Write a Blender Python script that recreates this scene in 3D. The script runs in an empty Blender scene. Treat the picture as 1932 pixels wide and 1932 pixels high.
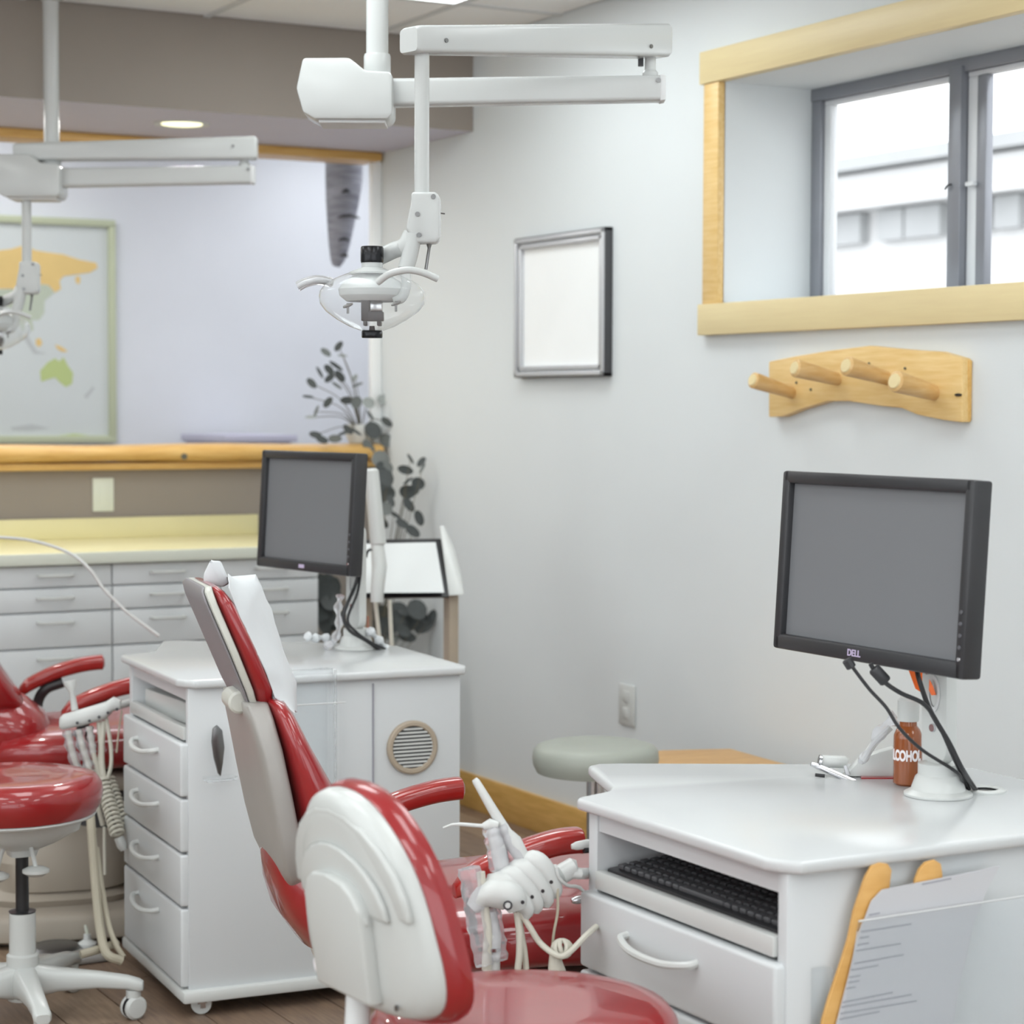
import bpy, bmesh, math, random
from mathutils import Vector as V, Matrix
random.seed(7)
sc = bpy.context.scene
COL = sc.collection
PI = math.pi
def R_(d): return math.radians(d)
# ------------------------------------------------------------------ camera
FPX, YAW, PITCH, ROLL, EYE = 4000.0, R_(29.02), R_(2.89), R_(0.21), V((0, 0, 1.4))
_fw = V((math.sin(YAW), math.cos(YAW), 0)); _rt = V((math.cos(YAW), -math.sin(YAW), 0)); _up = V((0, 0, 1))
CF = _fw*math.cos(PITCH) - _up*math.sin(PITCH)
_u0 = _up*math.cos(PITCH) + _fw*math.sin(PITCH)
CR = _rt*math.cos(ROLL) + _u0*math.sin(ROLL)
CU = _u0*math.cos(ROLL) - _rt*math.sin(ROLL)
cd = bpy.data.cameras.new('camera'); cam = bpy.data.objects.new('camera', cd); COL.objects.link(cam)
m3 = Matrix((CR, CU, -CF)).transposed()
cam.matrix_world = Matrix.Translation(EYE) @ m3.to_4x4()
cd.sensor_width = 36; cd.lens = 36*FPX/1932; cd.clip_start = 0.05; cd.clip_end = 200
cd.dof.use_dof = True; cd.dof.focus_distance = 3.9; cd.dof.aperture_fstop = 5.0
sc.camera = cam
# ------------------------------------------------------------------ world and exposure
w = bpy.data.worlds.new('sky'); sc.world = w; w.use_nodes = True
bg = w.node_tree.nodes['Background']; bg.inputs[0].default_value = (0.93, 0.97, 1, 1); bg.inputs[1].default_value = 3.4
sc.view_settings.view_transform = 'Standard'; sc.view_settings.look = 'None'
sc.view_settings.gamma = 1; sc.view_settings.use_curve_mapping = False; sc.view_settings.exposure = -0.2
sc.cycles.use_denoising = True
sc.cycles.max_bounces = 10; sc.cycles.transparent_max_bounces = 16
PANEL = 8.0          # strength of the fluorescent ceiling panels

# measuring helpers: the point where a sight line meets a real plane of the room
def ray(x, y): return CF + CR*((x-966)/FPX) - CU*((y-966)/FPX)
def PX(x, y, X): d = ray(x, y); return EYE + d*((X-EYE.x)/d.x)
def PY(x, y, Y): d = ray(x, y); return EYE + d*((Y-EYE.y)/d.y)
def PZ(x, y, Z): d = ray(x, y); return EYE + d*((Z-EYE.z)/d.z)
def PD(x, y, D): return EYE + ray(x, y)*D

# ------------------------------------------------------------------ materials
M = {}
def mat(name, col, rough=.5, metal=0., noise=0., scale=40., bump=0., coat=0., trans=0., alpha=1., emit=None, es=0., ior=1.45, spec=.5, stretch=None, col2=None, sub=0.):
    m = bpy.data.materials.new(name); m.use_nodes = True; nt = m.node_tree; b = nt.nodes['Principled BSDF']
    b.inputs['Base Color'].default_value = (*col, 1); b.inputs['Roughness'].default_value = rough
    b.inputs['Metallic'].default_value = metal; b.inputs['Coat Weight'].default_value = coat
    b.inputs['Transmission Weight'].default_value = trans; b.inputs['Alpha'].default_value = alpha
    b.inputs['IOR'].default_value = ior; b.inputs['Specular IOR Level'].default_value = spec
    if emit: b.inputs['Emission Color'].default_value = (*emit, 1); b.inputs['Emission Strength'].default_value = es
    if noise or bump or col2:
        tc = nt.nodes.new('ShaderNodeTexCoord'); mp = nt.nodes.new('ShaderNodeMapping')
        if stretch: mp.inputs['Scale'].default_value = stretch
        nz = nt.nodes.new('ShaderNodeTexNoise'); nz.inputs['Scale'].default_value = scale; nz.inputs['Detail'].default_value = 5
        nt.links.new(tc.outputs['Object'], mp.inputs[0]); nt.links.new(mp.outputs[0], nz.inputs['Vector'])
        if noise or col2:
            cr = nt.nodes.new('ShaderNodeValToRGB')
            c2 = col2 if col2 else tuple(max(0, c*(1-noise)) for c in col)
            cr.color_ramp.elements[0].position = .3; cr.color_ramp.elements[1].position = .7
            cr.color_ramp.elements[0].color = (*c2, 1); cr.color_ramp.elements[1].color = (*col, 1)
            nt.links.new(nz.outputs[0], cr.inputs[0]); nt.links.new(cr.outputs[0], b.inputs['Base Color'])
        if bump:
            bp = nt.nodes.new('ShaderNodeBump'); bp.inputs['Strength'].default_value = bump; bp.inputs['Distance'].default_value = .004
            nt.links.new(nz.outputs[0], bp.inputs['Height']); nt.links.new(bp.outputs[0], b.inputs['Normal'])
    M[name] = m; return m
mat('wall_paint', (.69, .725, .735), .65, noise=.02, scale=3, bump=.04)
mat('far_paint', (.79, .81, .85), .7, noise=.05, scale=2)
mat('taupe_paint', (.29, .252, .22), .6, noise=.05, scale=2.5)
mat('lilac_tint', (.60, .59, .71), .7, noise=.03, scale=3)  # cool reflections under the soffit put into the colour; lilac counter shares it
mat('ceiling_tile', (.88, .88, .88), .85, noise=.05, scale=150, bump=.15)
mat('white_metal', (.62, .63, .63), .5)
mat('white_plastic', (.59, .605, .59), .28, noise=.015, scale=6)
mat('lamp_white', (.50, .515, .508), .25, noise=.015, scale=6)
mat('white_laminate', (.60, .62, .63), .33, noise=.012, scale=5)
mat('white_top', (.56, .575, .58), .2, noise=.012, scale=9)
mat('top_edge', (.72, .71, .62), .3)
mat('cream_shell', (.34, .325, .305), .35, noise=.03, scale=8)
mat('shell_edge', (.52, .52, .47), .3)
mat('grey_shell', (.24, .228, .24), .4, noise=.03, scale=8)
mat('beige_base', (.36, .315, .26), .4, noise=.05, scale=6)
mat('stool_white', (.54, .555, .54), .25, noise=.015, scale=7)
mat('red_vinyl', (.29, .010, .012), .3, noise=.12, scale=12, coat=.7, bump=.03)
mat('red_vinyl_orange', (.34, .016, .012), .3, noise=.12, scale=12, coat=.7, bump=.03)
mat('pine', (.80, .58, .27), .38, scale=7, stretch=(14, 1.2, 14), col2=(.70, .46, .17), bump=.03)
mat('pine_x', (.70, .45, .16), .38, scale=6, stretch=(1.2, 14, 14), col2=(.58, .33, .09), bump=.03)
mat('pine_pale', (.76, .64, .36), .4, scale=6, stretch=(14, .8, 14), col2=(.72, .59, .33))
mat('pine_warm', (.72, .45, .15), .35, scale=7, stretch=(12, 1.2, 12), col2=(.56, .32, .08))
mat('peg_wood', (.72, .50, .24), .45, scale=16, stretch=(1, 6, 6), col2=(.60, .36, .13), bump=.05)
mat('bark', (.44, .44, .49), .8, scale=5, stretch=(2, 2, 12), col2=(.24, .24, .27), bump=.2)
mat('orange_wood', (.70, .41, .14), .35, scale=5, stretch=(2, 9, 9), col2=(.60, .32, .085))
mat('plank', (.25, .17, .115), .45, scale=9, stretch=(12, 1.1, 1), col2=(.15, .10, .075), bump=.05)
mat('plank_pale', (.31, .22, .15), .45, scale=9, stretch=(12, 1.1, 1), col2=(.21, .145, .10), bump=.05)
mat('grout', (.42, .36, .30), .8, noise=.1, scale=20)
mat('black_plastic', (.022, .022, .024), .32, noise=.1, scale=30)
mat('bezel', (.032, .032, .035), .38, noise=.1, scale=30)
mat('bezel_grey', (.10, .10, .11), .4)
mat('screen', (.17, .175, .185), .42, noise=.03, scale=2, spec=.3)
mat('black_metal', (.02, .02, .022), .25, metal=.6)
mat('dark_grey', (.06, .06, .065), .45)
mat('screw', (.2, .2, .2), .3, metal=.9)
mat('steel', (.6, .6, .62), .22, metal=1.)
mat('alu', (.30, .31, .34), .38, metal=.5, noise=.06, scale=12)
mat('alu_white', (.72, .74, .76), .4)
mat('silver_frame', (.55, .56, .58), .35, metal=.3)
mat('mount_white', (.92, .94, .94), .5, noise=.03, scale=5)
mat('board_white', (.66, .68, .68), .5, noise=.02, scale=5)
mat('glass', (1, 1, 1), .0, trans=1., ior=1.02)
mat('pane', (1, 1, 1), .0, trans=1., ior=1.01)
mat('shield', (.97, .98, .98), .04, trans=.91, ior=1.10)
mat('clear_wrap', (.93, .93, .96), .14, trans=.78, ior=1.12, bump=1., scale=35)
mat('acrylic', (.95, .97, .98), .05, trans=.95, ior=1.06)
mat('tissue', (.62, .64, .655), .8, noise=.03, scale=15, bump=.1)
mat('cream', (.70, .645, .37), .4, noise=.03, scale=3)
mat('cream_edge', (.62, .64, .56), .4)
mat('plate_cream', (.68, .71, .62), .35)
mat('hose', (.60, .58, .50), .45)
mat('hose_tan', (.48, .44, .34), .5)
mat('grey_vinyl', (.36, .38, .335), .45, noise=.05, scale=8)
mat('leaf', (.075, .085, .085), .55, noise=.3, scale=9)
mat('leaf_grey', (.16, .175, .17), .6, noise=.2, scale=9)
mat('leaf_pale', (.33, .36, .35), .6, noise=.1, scale=9)
mat('stem', (.12, .11, .08), .7)
mat('pot', (.20, .19, .18), .6, noise=.1, scale=6)
mat('amber', (.30, .085, .025), .15, noise=.12, scale=6, coat=.4)
mat('amber_low', (.36, .15, .045), .15, noise=.12, scale=6, coat=.4)
mat('print_white', (.86, .82, .84), .5)
mat('logo_violet', (.50, .42, .58), .4)
mat('orange_plastic', (.95, .16, .015), .35)
mat('paper', (.56, .565, .59), .7, noise=.03, scale=6)
mat('ink', (.33, .33, .37), .8)
mat('map_paper', (.70, .74, .73), .5, noise=.03, scale=3)
mat('map_frame', (.56, .60, .42), .5)
mat('map_orange', (.86, .62, .25), .6, noise=.08, scale=5)
mat('map_green', (.56, .62, .50), .6, noise=.08, scale=5)
mat('map_lime', (.56, .66, .28), .6, noise=.06, scale=5)
mat('map_grey', (.56, .585, .58), .6)
mat('building', (.66, .66, .66), .8, noise=.05, scale=1)
mat('building_grey', (.44, .45, .455), .8, noise=.10, scale=1.5)
mat('ground_out', (.3, .3, .3), .9)
mat('panel_glow', (.9, .9, .9), .5, emit=(.93, .99, 1.0), es=PANEL)
mat('far_fill_glow', (.9, .9, .9), .5, emit=(.93, .96, 1.0), es=5.0)
mat('can_glow', (.9, .9, .6), .5, emit=(1., .98, .62), es=1.7)
mat('tan_leg', (.42, .35, .27), .5, noise=.1, scale=10)

# ------------------------------------------------------------------ mesh helpers
def BM(): return bmesh.new()
def xf(bm, verts, mtx):
    for v in verts: v.co = mtx @ v.co
def box(bm, lo, hi, bev=0., seg=2, mtx=None):
    t = BM(); bmesh.ops.create_cube(t, size=1)
    lo = V(lo); hi = V(hi)
    for v in t.verts: v.co = V((lo[i] + (v.co[i]+.5)*(hi[i]-lo[i]) for i in range(3)))
    if bev: bmesh.ops.bevel(t, geom=t.edges[:], offset=bev, segments=seg, affect='EDGES', profile=.5)
    return join(bm, t, mtx)
def join(bm, t, mtx=None):
    if mtx is not None: xf(t, t.verts, mtx)
    me = bpy.data.meshes.new('tmp'); t.to_mesh(me); t.free(); bm.from_mesh(me); bpy.data.meshes.remove(me); return bm
def frame(d, hint=V((0, 0, 1))):
    d = d.normalized()
    if abs(d.dot(hint)) > .98: hint = V((1, 0, 0))
    a = d.cross(hint).normalized(); b = d.cross(a).normalized(); return a, b
def rings(bm, rs, cap=True, closed=True):
    vs = [[bm.verts.new(p) for p in r] for r in rs]; n = len(vs[0])
    for a, b in zip(vs, vs[1:]):
        for i in range(n if closed else n-1):
            j = (i+1) % n
            try: bm.faces.new((a[i], a[j], b[j], b[i]))
            except ValueError: pass
    if cap:
        bm.faces.new(vs[0][::-1]); bm.faces.new(vs[-1])
    return bm
def tube(bm, pts, r, n=10, cap=True):
    pts = [V(p) for p in pts]; rr = r if isinstance(r, (list, tuple)) else [r]*len(pts); rs = []
    a = b = None
    for i, p in enumerate(pts):
        d = pts[min(i+1, len(pts)-1)] - pts[max(i-1, 0)]
        if d.length < 1e-9: d = V((0, 0, 1))
        if a is None: a, b = frame(d)
        else:
            d.normalize(); a = (a - d*a.dot(d)).normalized(); b = d.cross(a).normalized()
        rs.append([p + a*math.cos(2*PI*k/n)*rr[i] + b*math.sin(2*PI*k/n)*rr[i] for k in range(n)])
    rings(bm, rs, cap); bmesh.ops.recalc_face_normals(bm, faces=bm.faces); return bm
def spline(pts, k=8):
    pts = [V(p) for p in pts]; out = []
    P = [pts[0]*2-pts[1]] + pts + [pts[-1]*2-pts[-2]]
    for i in range(1, len(P)-2):
        for s in range(k):
            t = s/k; a, b, c, d = P[i-1:i+3]
            out.append(.5*((2*b) + (c-a)*t + (2*a-5*b+4*c-d)*t*t + (3*b-a-3*c+d)*t**3))
    out.append(pts[-1]); return out
def lathe(bm, prof, o=(0, 0, 0), n=24, axis=None, cap=True):
    o = V(o); rs = []
    if axis is None: A, B, Z = V((1, 0, 0)), V((0, 1, 0)), V((0, 0, 1))
    else: Z = V(axis).normalized(); A, B = frame(Z)
    for r, z in prof: rs.append([o + Z*z + (A*math.cos(2*PI*k/n) + B*math.sin(2*PI*k/n))*max(r, 1e-4) for k in range(n)])
    rings(bm, rs, cap); bmesh.ops.recalc_face_normals(bm, faces=bm.faces); return bm
def prism(bm, poly, off, bev=0., seg=2):
    """solid between a polygon of points and the same polygon moved by off"""
    t = BM(); off = V(off); a = [t.verts.new(V(p)) for p in poly]; f = t.faces.new(a)
    r = bmesh.ops.extrude_face_region(t, geom=[f])
    for v in [g for g in r['geom'] if isinstance(g, bmesh.types.BMVert)]: v.co += off
    bmesh.ops.recalc_face_normals(t, faces=t.faces)
    if bev: bmesh.ops.bevel(t, geom=t.edges[:], offset=bev, segments=seg, affect='EDGES', profile=.5)
    return join(bm, t)
def sup(c, A, B, ha, hb, e=4., n=28):
    c = V(c); out = []
    for k in range(n):
        t = 2*PI*k/n; ca, sa = math.cos(t), math.sin(t)
        out.append(c + A*(ha*math.copysign(abs(ca)**(2/e), ca)) + B*(hb*math.copysign(abs(sa)**(2/e), sa)))
    return out
def loft(bm, secs, e=4., n=28):
    rings(bm, [sup(c, A, B, a, b, e, n) for c, A, B, a, b in secs]); bmesh.ops.recalc_face_normals(bm, faces=bm.faces); return bm
def rot2(p, a): return (p[0]*math.cos(a)-p[1]*math.sin(a), p[0]*math.sin(a)+p[1]*math.cos(a))
def rrect(w, d, r, k=5):
    out = []
    for cx, cy, a0 in ((w-r, d-r, 0), (r, d-r, 90), (r, r, 180), (w-r, r, 270)):
        for i in range(k+1):
            a = R_(a0 + 90*i/k); out.append((cx + r*math.cos(a), cy + r*math.sin(a)))
    return out

def mk(name, bm, m, parent=None, world=False, ang=35, label=None, kind=None):
    me = bpy.data.meshes.new(name)
    if world and parent is not None:
        mw = parent.matrix_world.inverted(); xf(bm, bm.verts, mw)
    bm.to_mesh(me); bm.free()
    for mm in (m if isinstance(m, (list, tuple)) else [m]): me.materials.append(M[mm])
    me.shade_smooth()
    try: me.set_sharp_from_angle(angle=R_(ang))
    except Exception: pass
    o = bpy.data.objects.new(name, me); COL.objects.link(o)
    if parent is not None: o.parent = parent
    if label: o['label'] = label
    if kind: o['kind'] = kind
    return o
def mesh_again(name, me, parent, loc=(0, 0, 0), rot=(0, 0, 0), scale=(1, 1, 1)):
    o = bpy.data.objects.new(name, me); COL.objects.link(o); o.parent = parent
    o.location = loc; o.rotation_euler = rot; o.scale = scale; return o
def tag(o, label, cat, group=None):
    o['label'] = label; o['category'] = cat
    if group: o['group'] = group
    return o
def thing(name, label, cat, loc=(0, 0, 0), rz=0., group=None):
    o = bpy.data.objects.new(name, None); COL.objects.link(o); o.empty_display_size = .05
    o.matrix_world = Matrix.Translation(V(loc)) @ Matrix.Rotation(rz, 4, 'Z')
    return tag(o, label, cat, group)
def struct(name, bm, m, parent=None, **k):
    o = mk(name, bm, m, parent, **k)
    if parent is None: o['kind'] = 'structure'
    return o
def copy_thing(o, dloc, label, group=None):
    c = o.copy(); COL.objects.link(c); c.matrix_world = Matrix.Translation(V(dloc)) @ o.matrix_world
    c['label'] = label
    if group: c['group'] = group
    def rec(s, t):
        for ch in list(s.children):
            d = ch.copy(); COL.objects.link(d); d.parent = t; rec(ch, d)
    rec(o, c); return c
def text_mesh(name, s, size, m, parent, mtx, ext=.0006, bend=None, bold=.022):
    cu = bpy.data.curves.new(name, 'FONT'); cu.body = s; cu.size = size; cu.align_x = 'CENTER'; cu.align_y = 'CENTER'; cu.extrude = ext
    cu.offset = size*bold
    o = bpy.data.objects.new(name, cu); COL.objects.link(o)
    dg = bpy.context.evaluated_depsgraph_get(); me = bpy.data.meshes.new_from_object(o.evaluated_get(dg))
    bpy.data.objects.remove(o); bpy.data.curves.remove(cu)
    bm = BM(); bm.from_mesh(me); bpy.data.meshes.remove(me)
    if bend:
        bmesh.ops.subdivide_edges(bm, edges=[e for e in bm.edges if e.calc_length() > size*.15], cuts=2)
        for v in bm.verts:
            a = v.co.x/bend; r = bend + v.co.z; v.co = V((r*math.sin(a), v.co.y, r*math.cos(a)-bend))
    xf(bm, bm.verts, mtx)
    return mk(name, bm, m, parent)

# ------------------------------------------------------------------ the room
WX, YS, YB, ZC, ZS = 3.431, 6.468, 7.205, 2.635, 2.335
bm = BM(); box(bm, (-2.5, -3.2, -.12), (6.6, 11, -.004)); floor = struct('floor', bm, 'grout')
rest = BM()
for ix in range(-27, 13):
    x0 = 1.566 + .15*ix
    if x0 > WX-.02: continue
    y = -3.19 + (ix*.37 % 1)*.9 - .9
    while y < YB-.1:
        ya, y1, x1 = max(y, -3.19), min(y+.9, YB), min(x0+.15, WX)
        near = x0 > .2 and ya > .2 and not (x0 < .6 and ya < 1.5)
        bm = BM() if near else rest
        if y1-ya > .02: box(bm, (x0+.0018, ya+.0018, -.006), (x1-.0018, y1-.0018, random.uniform(0, .0006)))
        if near: mk('plank', bm, random.choice(('plank', 'plank', 'plank_pale')), floor)
        y += .9
mk('far_planks', rest, 'plank', floor, kind='stuff')
# right-hand wall with the window opening
WY0, WY1, WZ0, WZ1 = 2.9, 4.962, 1.688, 2.308
bm = BM()
box(bm, (WX, -3.2, -.1), (WX+.34, 7.215, WZ0)); box(bm, (WX, -3.2, WZ1), (WX+.34, 7.215, 3.0))
box(bm, (WX, WY1, WZ0), (WX+.34, 7.215, WZ1)); box(bm, (WX, -3.2, WZ0), (WX+.34, WY0, WZ1))
struct('wall_right', bm, 'wall_paint')
bm = BM()   # left wall, off the picture; its run of windows is added for side fill
for lo, hi in (((-2.6, -3.2, -.1), (-2.5, 9.3, .8)), ((-2.6, -3.2, 2.45), (-2.5, 9.3, 3)), ((-2.6, -3.2, .8), (-2.5, -1, 2.45)), ((-2.6, 4.6, .8), (-2.5, 9.3, 2.45))): box(bm, lo, hi)
struct('wall_left', bm, 'wall_paint')
w3 = bpy.data.objects.new('fill_window_3', None); COL.objects.link(w3); w3['kind'] = 'structure'
for i in range(5):
    y = -1+5.6*i/4; bm = BM(); box(bm, (-2.58, y-.03, .8), (-2.52, y+.03, 2.45)); mk('mullion', bm, 'alu', w3)
for z in (.82, 2.43):
    bm = BM(); box(bm, (-2.58, -1, z-.02), (-2.52, 4.6, z+.02)); mk('rail', bm, 'alu', w3)
# unseen end behind the viewer; its glazed front is added as frontal fill light
bm = BM(); box(bm, (-2.6, -3.3, -.1), (WX+.3, -3.2, .25)); box(bm, (-2.6, -3.3, 2.5), (WX+.3, -3.2, 3)); box(bm, (-2.6, -3.3, .25), (-2.4, -3.2, 2.5)); box(bm, (3.1, -3.3, .25), (WX+.3, -3.2, 2.5)); struct('wall_front', bm, 'wall_paint')
w2 = bpy.data.objects.new('fill_window_2', None); COL.objects.link(w2); w2['kind'] = 'structure'
for i in range(5):
    x = -2.4+5.5*i/4; bm = BM(); box(bm, (x-.03, -3.28, .25), (x+.03, -3.22, 2.5)); mk('mullion', bm, 'alu', w2)
for z in (.27, 2.48):
    bm = BM(); box(bm, (-2.4, -3.28, z-.02), (3.1, -3.22, z+.02)); mk('rail', bm, 'alu', w2)
# half-height partition at the back, pass-through above it
bm = BM(); box(bm, (-2.5, YB, -.1), (WX, YB+.13, 1.176)); struct('wall_back', bm, 'taupe_paint')
bm = BM(); box(bm, (3.388, YB-.012, 1.25), (WX-.001, YB+.012, ZS-.035), .003); struct('trim_3', bm, 'mount_white')
bm = BM(); box(bm, (-2.5, 9.2, -.1), (4.7, 9.3, 3)); struct('wall_far', bm, 'far_paint')
bm = BM(); box(bm, (4.6, 7.2, -.1), (4.7, 9.3, 3)); box(bm, (WX+.34, 7.2, -.1), (4.6, 7.3, 3)); struct('wall_far_side', bm, 'far_paint')
# dropped soffit above the counter
bm = BM(); box(bm, (-2.5, YS, ZS), (WX-.0005, YB+.13, ZC+.1))
so = struct('ceiling_soffit', bm, ['taupe_paint', 'lilac_tint'])
for p in so.data.polygons:
    if p.normal.z < -.9: p.material_index = 1
# ceiling: slab, tiles and the grid between them
bm = BM(); box(bm, (-2.5, -3.2, ZC+.03), (WX, 7.3, ZC+.13)); box(bm, (-2.5, 7.3, ZC+.03), (4.6, 9.3, ZC+.13)); ceil = struct('ceiling', bm, 'ceiling_tile')
XL = [3.065-.6*i for i in range(0, 10)]; YL = [5.87-1.22*i for i in range(0, 8)]
lights = {(0, 0), (4, 0), (8, 0), (0, 2), (4, 2), (8, 2), (0, 4), (4, 4), (8, 4), (2, 1), (6, 1), (2, 3), (6, 3), (2, 5), (6, 5)}
tile_me = {}
cols = [(WX, 3.065)] + list(zip(XL, XL[1:])); rows = [(YS, 5.87)] + list(zip(YL, YL[1:]))
for ci, (xa, xb) in enumerate(cols):
    for ri, (ya, yb) in enumerate(rows):
        if (ci-1, ri-1) in lights:
            f = thing('ceiling_light', '', 'ceiling light', ((xa+xb)/2, (ya+yb)/2, ZC), 0, 'fluorescent ceiling panels')
            f['label'] = 'white fluorescent panel set in the grid ceiling, its edge beside the lamp pole' if (ci, ri) == (1, 1) else 'white fluorescent panel in the grid ceiling towards the viewer, out of the picture'
            hx, hy = abs(xa-xb)/2-.012, abs(ya-yb)/2-.012
            bm = BM()
            for s in (-1, 1):
                box(bm, (min(s*hx, s*(hx-.025)), -hy, -.008), (max(s*hx, s*(hx-.025)), hy, .02)); box(bm, (-hx+.025, min(s*hy, s*(hy-.025)), -.008), (hx-.025, max(s*hy, s*(hy-.025)), .02))
            mk('frame', bm, 'white_metal', f)
            bm = BM(); box(bm, (-hx+.025, -hy+.025, 0), (hx-.025, hy-.025, .02)); mk('diffuser', bm, 'panel_glow', f)
            continue
        bm = BM(); box(bm, (xb+.011, yb+.011, ZC+.004), (xa-.011, ya-.011, ZC+.02)); mk('ceiling_tile', bm, 'ceiling_tile', ceil)
for x in XL:
    bm = BM(); box(bm, (x-.011, -2.67, ZC-.001), (x+.011, YS, ZC+.012)); mk('grid_bar', bm, 'white_metal', ceil)
for y in YL:
    bm = BM(); box(bm, (-2.45, y-.011, ZC-.001), (WX, y+.011, ZC+.012)); mk('grid_bar', bm, 'white_metal', ceil)
# unseen panels added to light the room beyond the pass-through
for x in (.6, 2.4, 4.1):
    f = thing('ceiling_light', 'added cool fill panel in the unseen ceiling of the room beyond the pass-through', 'ceiling light', (x, 8.3, ZC+.02), 0, 'added fill panels of the far room')
    bm = BM(); box(bm, (-.3, -.6, -.02), (.3, .6, .0)); mk('diffuser', bm, 'far_fill_glow', f)
    bm = BM(); box(bm, (-.32, -.62, .0), (.32, .62, .01)); mk('frame', bm, 'white_metal', f)
# wood trims
t1 = thing('trim_1', '', 'trim'); del t1['category']; del t1['label']; t1['kind'] = 'structure'
bm = BM()
rs = []
for i in range(41):
    x = -2.45 + i*(3.40+2.45)/40; wob = .006*math.sin(i*1.7)+.004*math.sin(i*.63+1)
    rs.append(sup((x, 7.235+wob, 1.225), V((0, 1, 0)), V((0, 0, 1)), .125, .031+.003*math.sin(i*1.1), 3.2, 20))
rings(bm, rs); bmesh.ops.recalc_face_normals(bm, faces=bm.faces); mk('ledge', bm, 'pine_x', t1, ang=60)
bm = BM(); box(bm, (-2.45, 7.15, 1.168), (3.41, 7.33, 1.193), .005); mk('ledge_strip', bm, 'pine_x', t1)
bm = BM(); lathe(bm, [(.0, -.012), (.02, -.01), (.026, 0), (.02, .012), (0, .014)], (3.37, 7.12, 1.215), 12, (0, -1, 0)); mk('knot', bm, 'pine_warm', t1)
bm = BM(); lathe(bm, [(.0, -.004), (.011, -.003), (.012, .002), (0, .004)], (2.62, 7.112, 1.214), 10, (0, -1, 0)); mk('knot', bm, 'stem', t1)
bm = BM(); box(bm, (-2.45, 7.165, 2.302), (3.42, YB+.12, 2.334), .006); struct('trim_2', bm, 'pine_x')
bm = BM(); box(bm, (WX-.016, -3, 0), (WX, YB, .122), .004); struct('baseboard_right', bm, 'pine_warm')

# ------------------------------------------------------------------ window: casing, reveal, sliding aluminium sashes
wn = thing('window_1', '', 'window'); del wn['category']; del wn['label']; wn['kind'] = 'structure'
bm = BM(); box(bm, (WX-.028, 2.81, WZ0-.088), (WX+.02, 5.05, WZ0), .003); mk('sill_board', bm, 'pine_pale', wn)
bm = BM(); box(bm, (WX-.028, 2.81, WZ1), (WX+.004, 5.05, WZ1+.092), .003); mk('head_board', bm, 'pine_pale', wn)
bm = BM(); box(bm, (WX-.022, WY1, WZ0), (WX+.004, 5.035, WZ1), .002); mk('side_board', bm, 'pine', wn)
bm = BM(); box(bm, (WX-.022, WY0-.075, WZ0), (WX+.004, WY0, WZ1), .002); mk('side_board', bm, 'pine', wn)
XW = 3.733
bm = BM()   # outer frame
box(bm, (XW, WY1-.045, WZ0+.012), (XW+.05, WY1, WZ1-.036), .003); box(bm, (XW-.003, WY0, WZ1-.036), (XW+.05, WY1, WZ1), .003); box(bm, (XW-.003, WY0, WZ0), (XW+.05, WY1, WZ0+.012), .003)
box(bm, (XW, WY0, WZ0+.012), (XW+.05, WY0+.055, WZ1-.036), .003)
mk('frame', bm, 'alu', wn)
bm = BM(); box(bm, (XW-.012, 4.305, WZ0+.004), (XW+.045, 4.355, WZ1-.02), .004); mk('meeting_rail', bm, 'alu', wn)
bm = BM()   # white inner sash lines
box(bm, (XW+.012, WY1-.075, WZ0+.013), (XW+.04, WY1-.0455, WZ1-.05), .003); box(bm, (XW+.012, 4.356, WZ1-.05), (XW+.04, WY1-.046, WZ1-.037), .002)
mk('sash', bm, 'alu_white', wn)
bm = BM(); box(bm, (XW+.01, 4.262, WZ0+.01), (XW+.04, 4.303, WZ1-.05), .004); box(bm, (XW+.01, WY0+.056, WZ1-.05), (XW+.04, 4.303, WZ1-.037), .002); mk('sash', bm, 'alu_white', wn)
bm = BM(); box(bm, (XW+.004, 4.225, WZ0+.013), (XW+.03, 4.261, WZ1-.051), .004); mk('sash', bm, 'alu', wn)
bm = BM(); tube(bm, spline([PX(1795, 348, XW-.012), PX(1788, 350, XW-.02), PX(1783, 357, XW-.02)], 4), .003, 6); mk('latch', bm, 'dark_grey', wn)
bm = BM(); box(bm, PX(1832, 347, XW-.004)-V((.008, .016, .006)), PX(1832, 347, XW-.004)+V((.008, .016, .006)), .003); mk('latch', bm, 'alu_white', wn)
bm = BM(); box(bm, (XW+.022, 4.33, WZ0+.01), (XW+.026, WY1-.06, WZ1-.04)); mk('pane', bm, 'pane', wn)
bm = BM(); box(bm, (XW+.03, WY0+.05, WZ0+.01), (XW+.034, 4.3, WZ1-.04)); mk('pane', bm, 'pane', wn)
# what stands outside: a pale building over the yard
BX = 14.
b = thing('neighbour_building', 'pale overexposed building with grey wall panels seen through the window', 'building', (BX, 14, 0))
def ob(nm, y0, y1, p, q, m, d=.3):
    bm = BM(); z0 = PX(1680, p, BX).z; z1 = PX(1680, q, BX).z
    box(bm, (BX-d, y0, z0), (BX+1, y1, z1)); return mk(nm, bm, m, b, world=True)
ob('wall', 8, 26, 700, 330, 'building', .0)
ob('roof_band', 8, 26, 325, 300, 'building_grey', .5)
ob('ledge', 8, 26, 395, 330, 'building', .35)
for i, (xa, xb) in enumerate(((1560, 1640), (1672, 1720), (1724, 1790), (1850, 1885), (1892, 1940))):
    bm = BM(); ya = PX(xa, 420, BX).y; yb = PX(xb, 420, BX).y
    box(bm, (BX-.12, yb, PX(1680, 455, BX).z), (BX+.1, ya, PX(1680, 398, BX).z)); mk('panel', bm, 'building_grey', b, world=True)
ob('plinth', 8, 26, 700, 515, 'building', .25)
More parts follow.
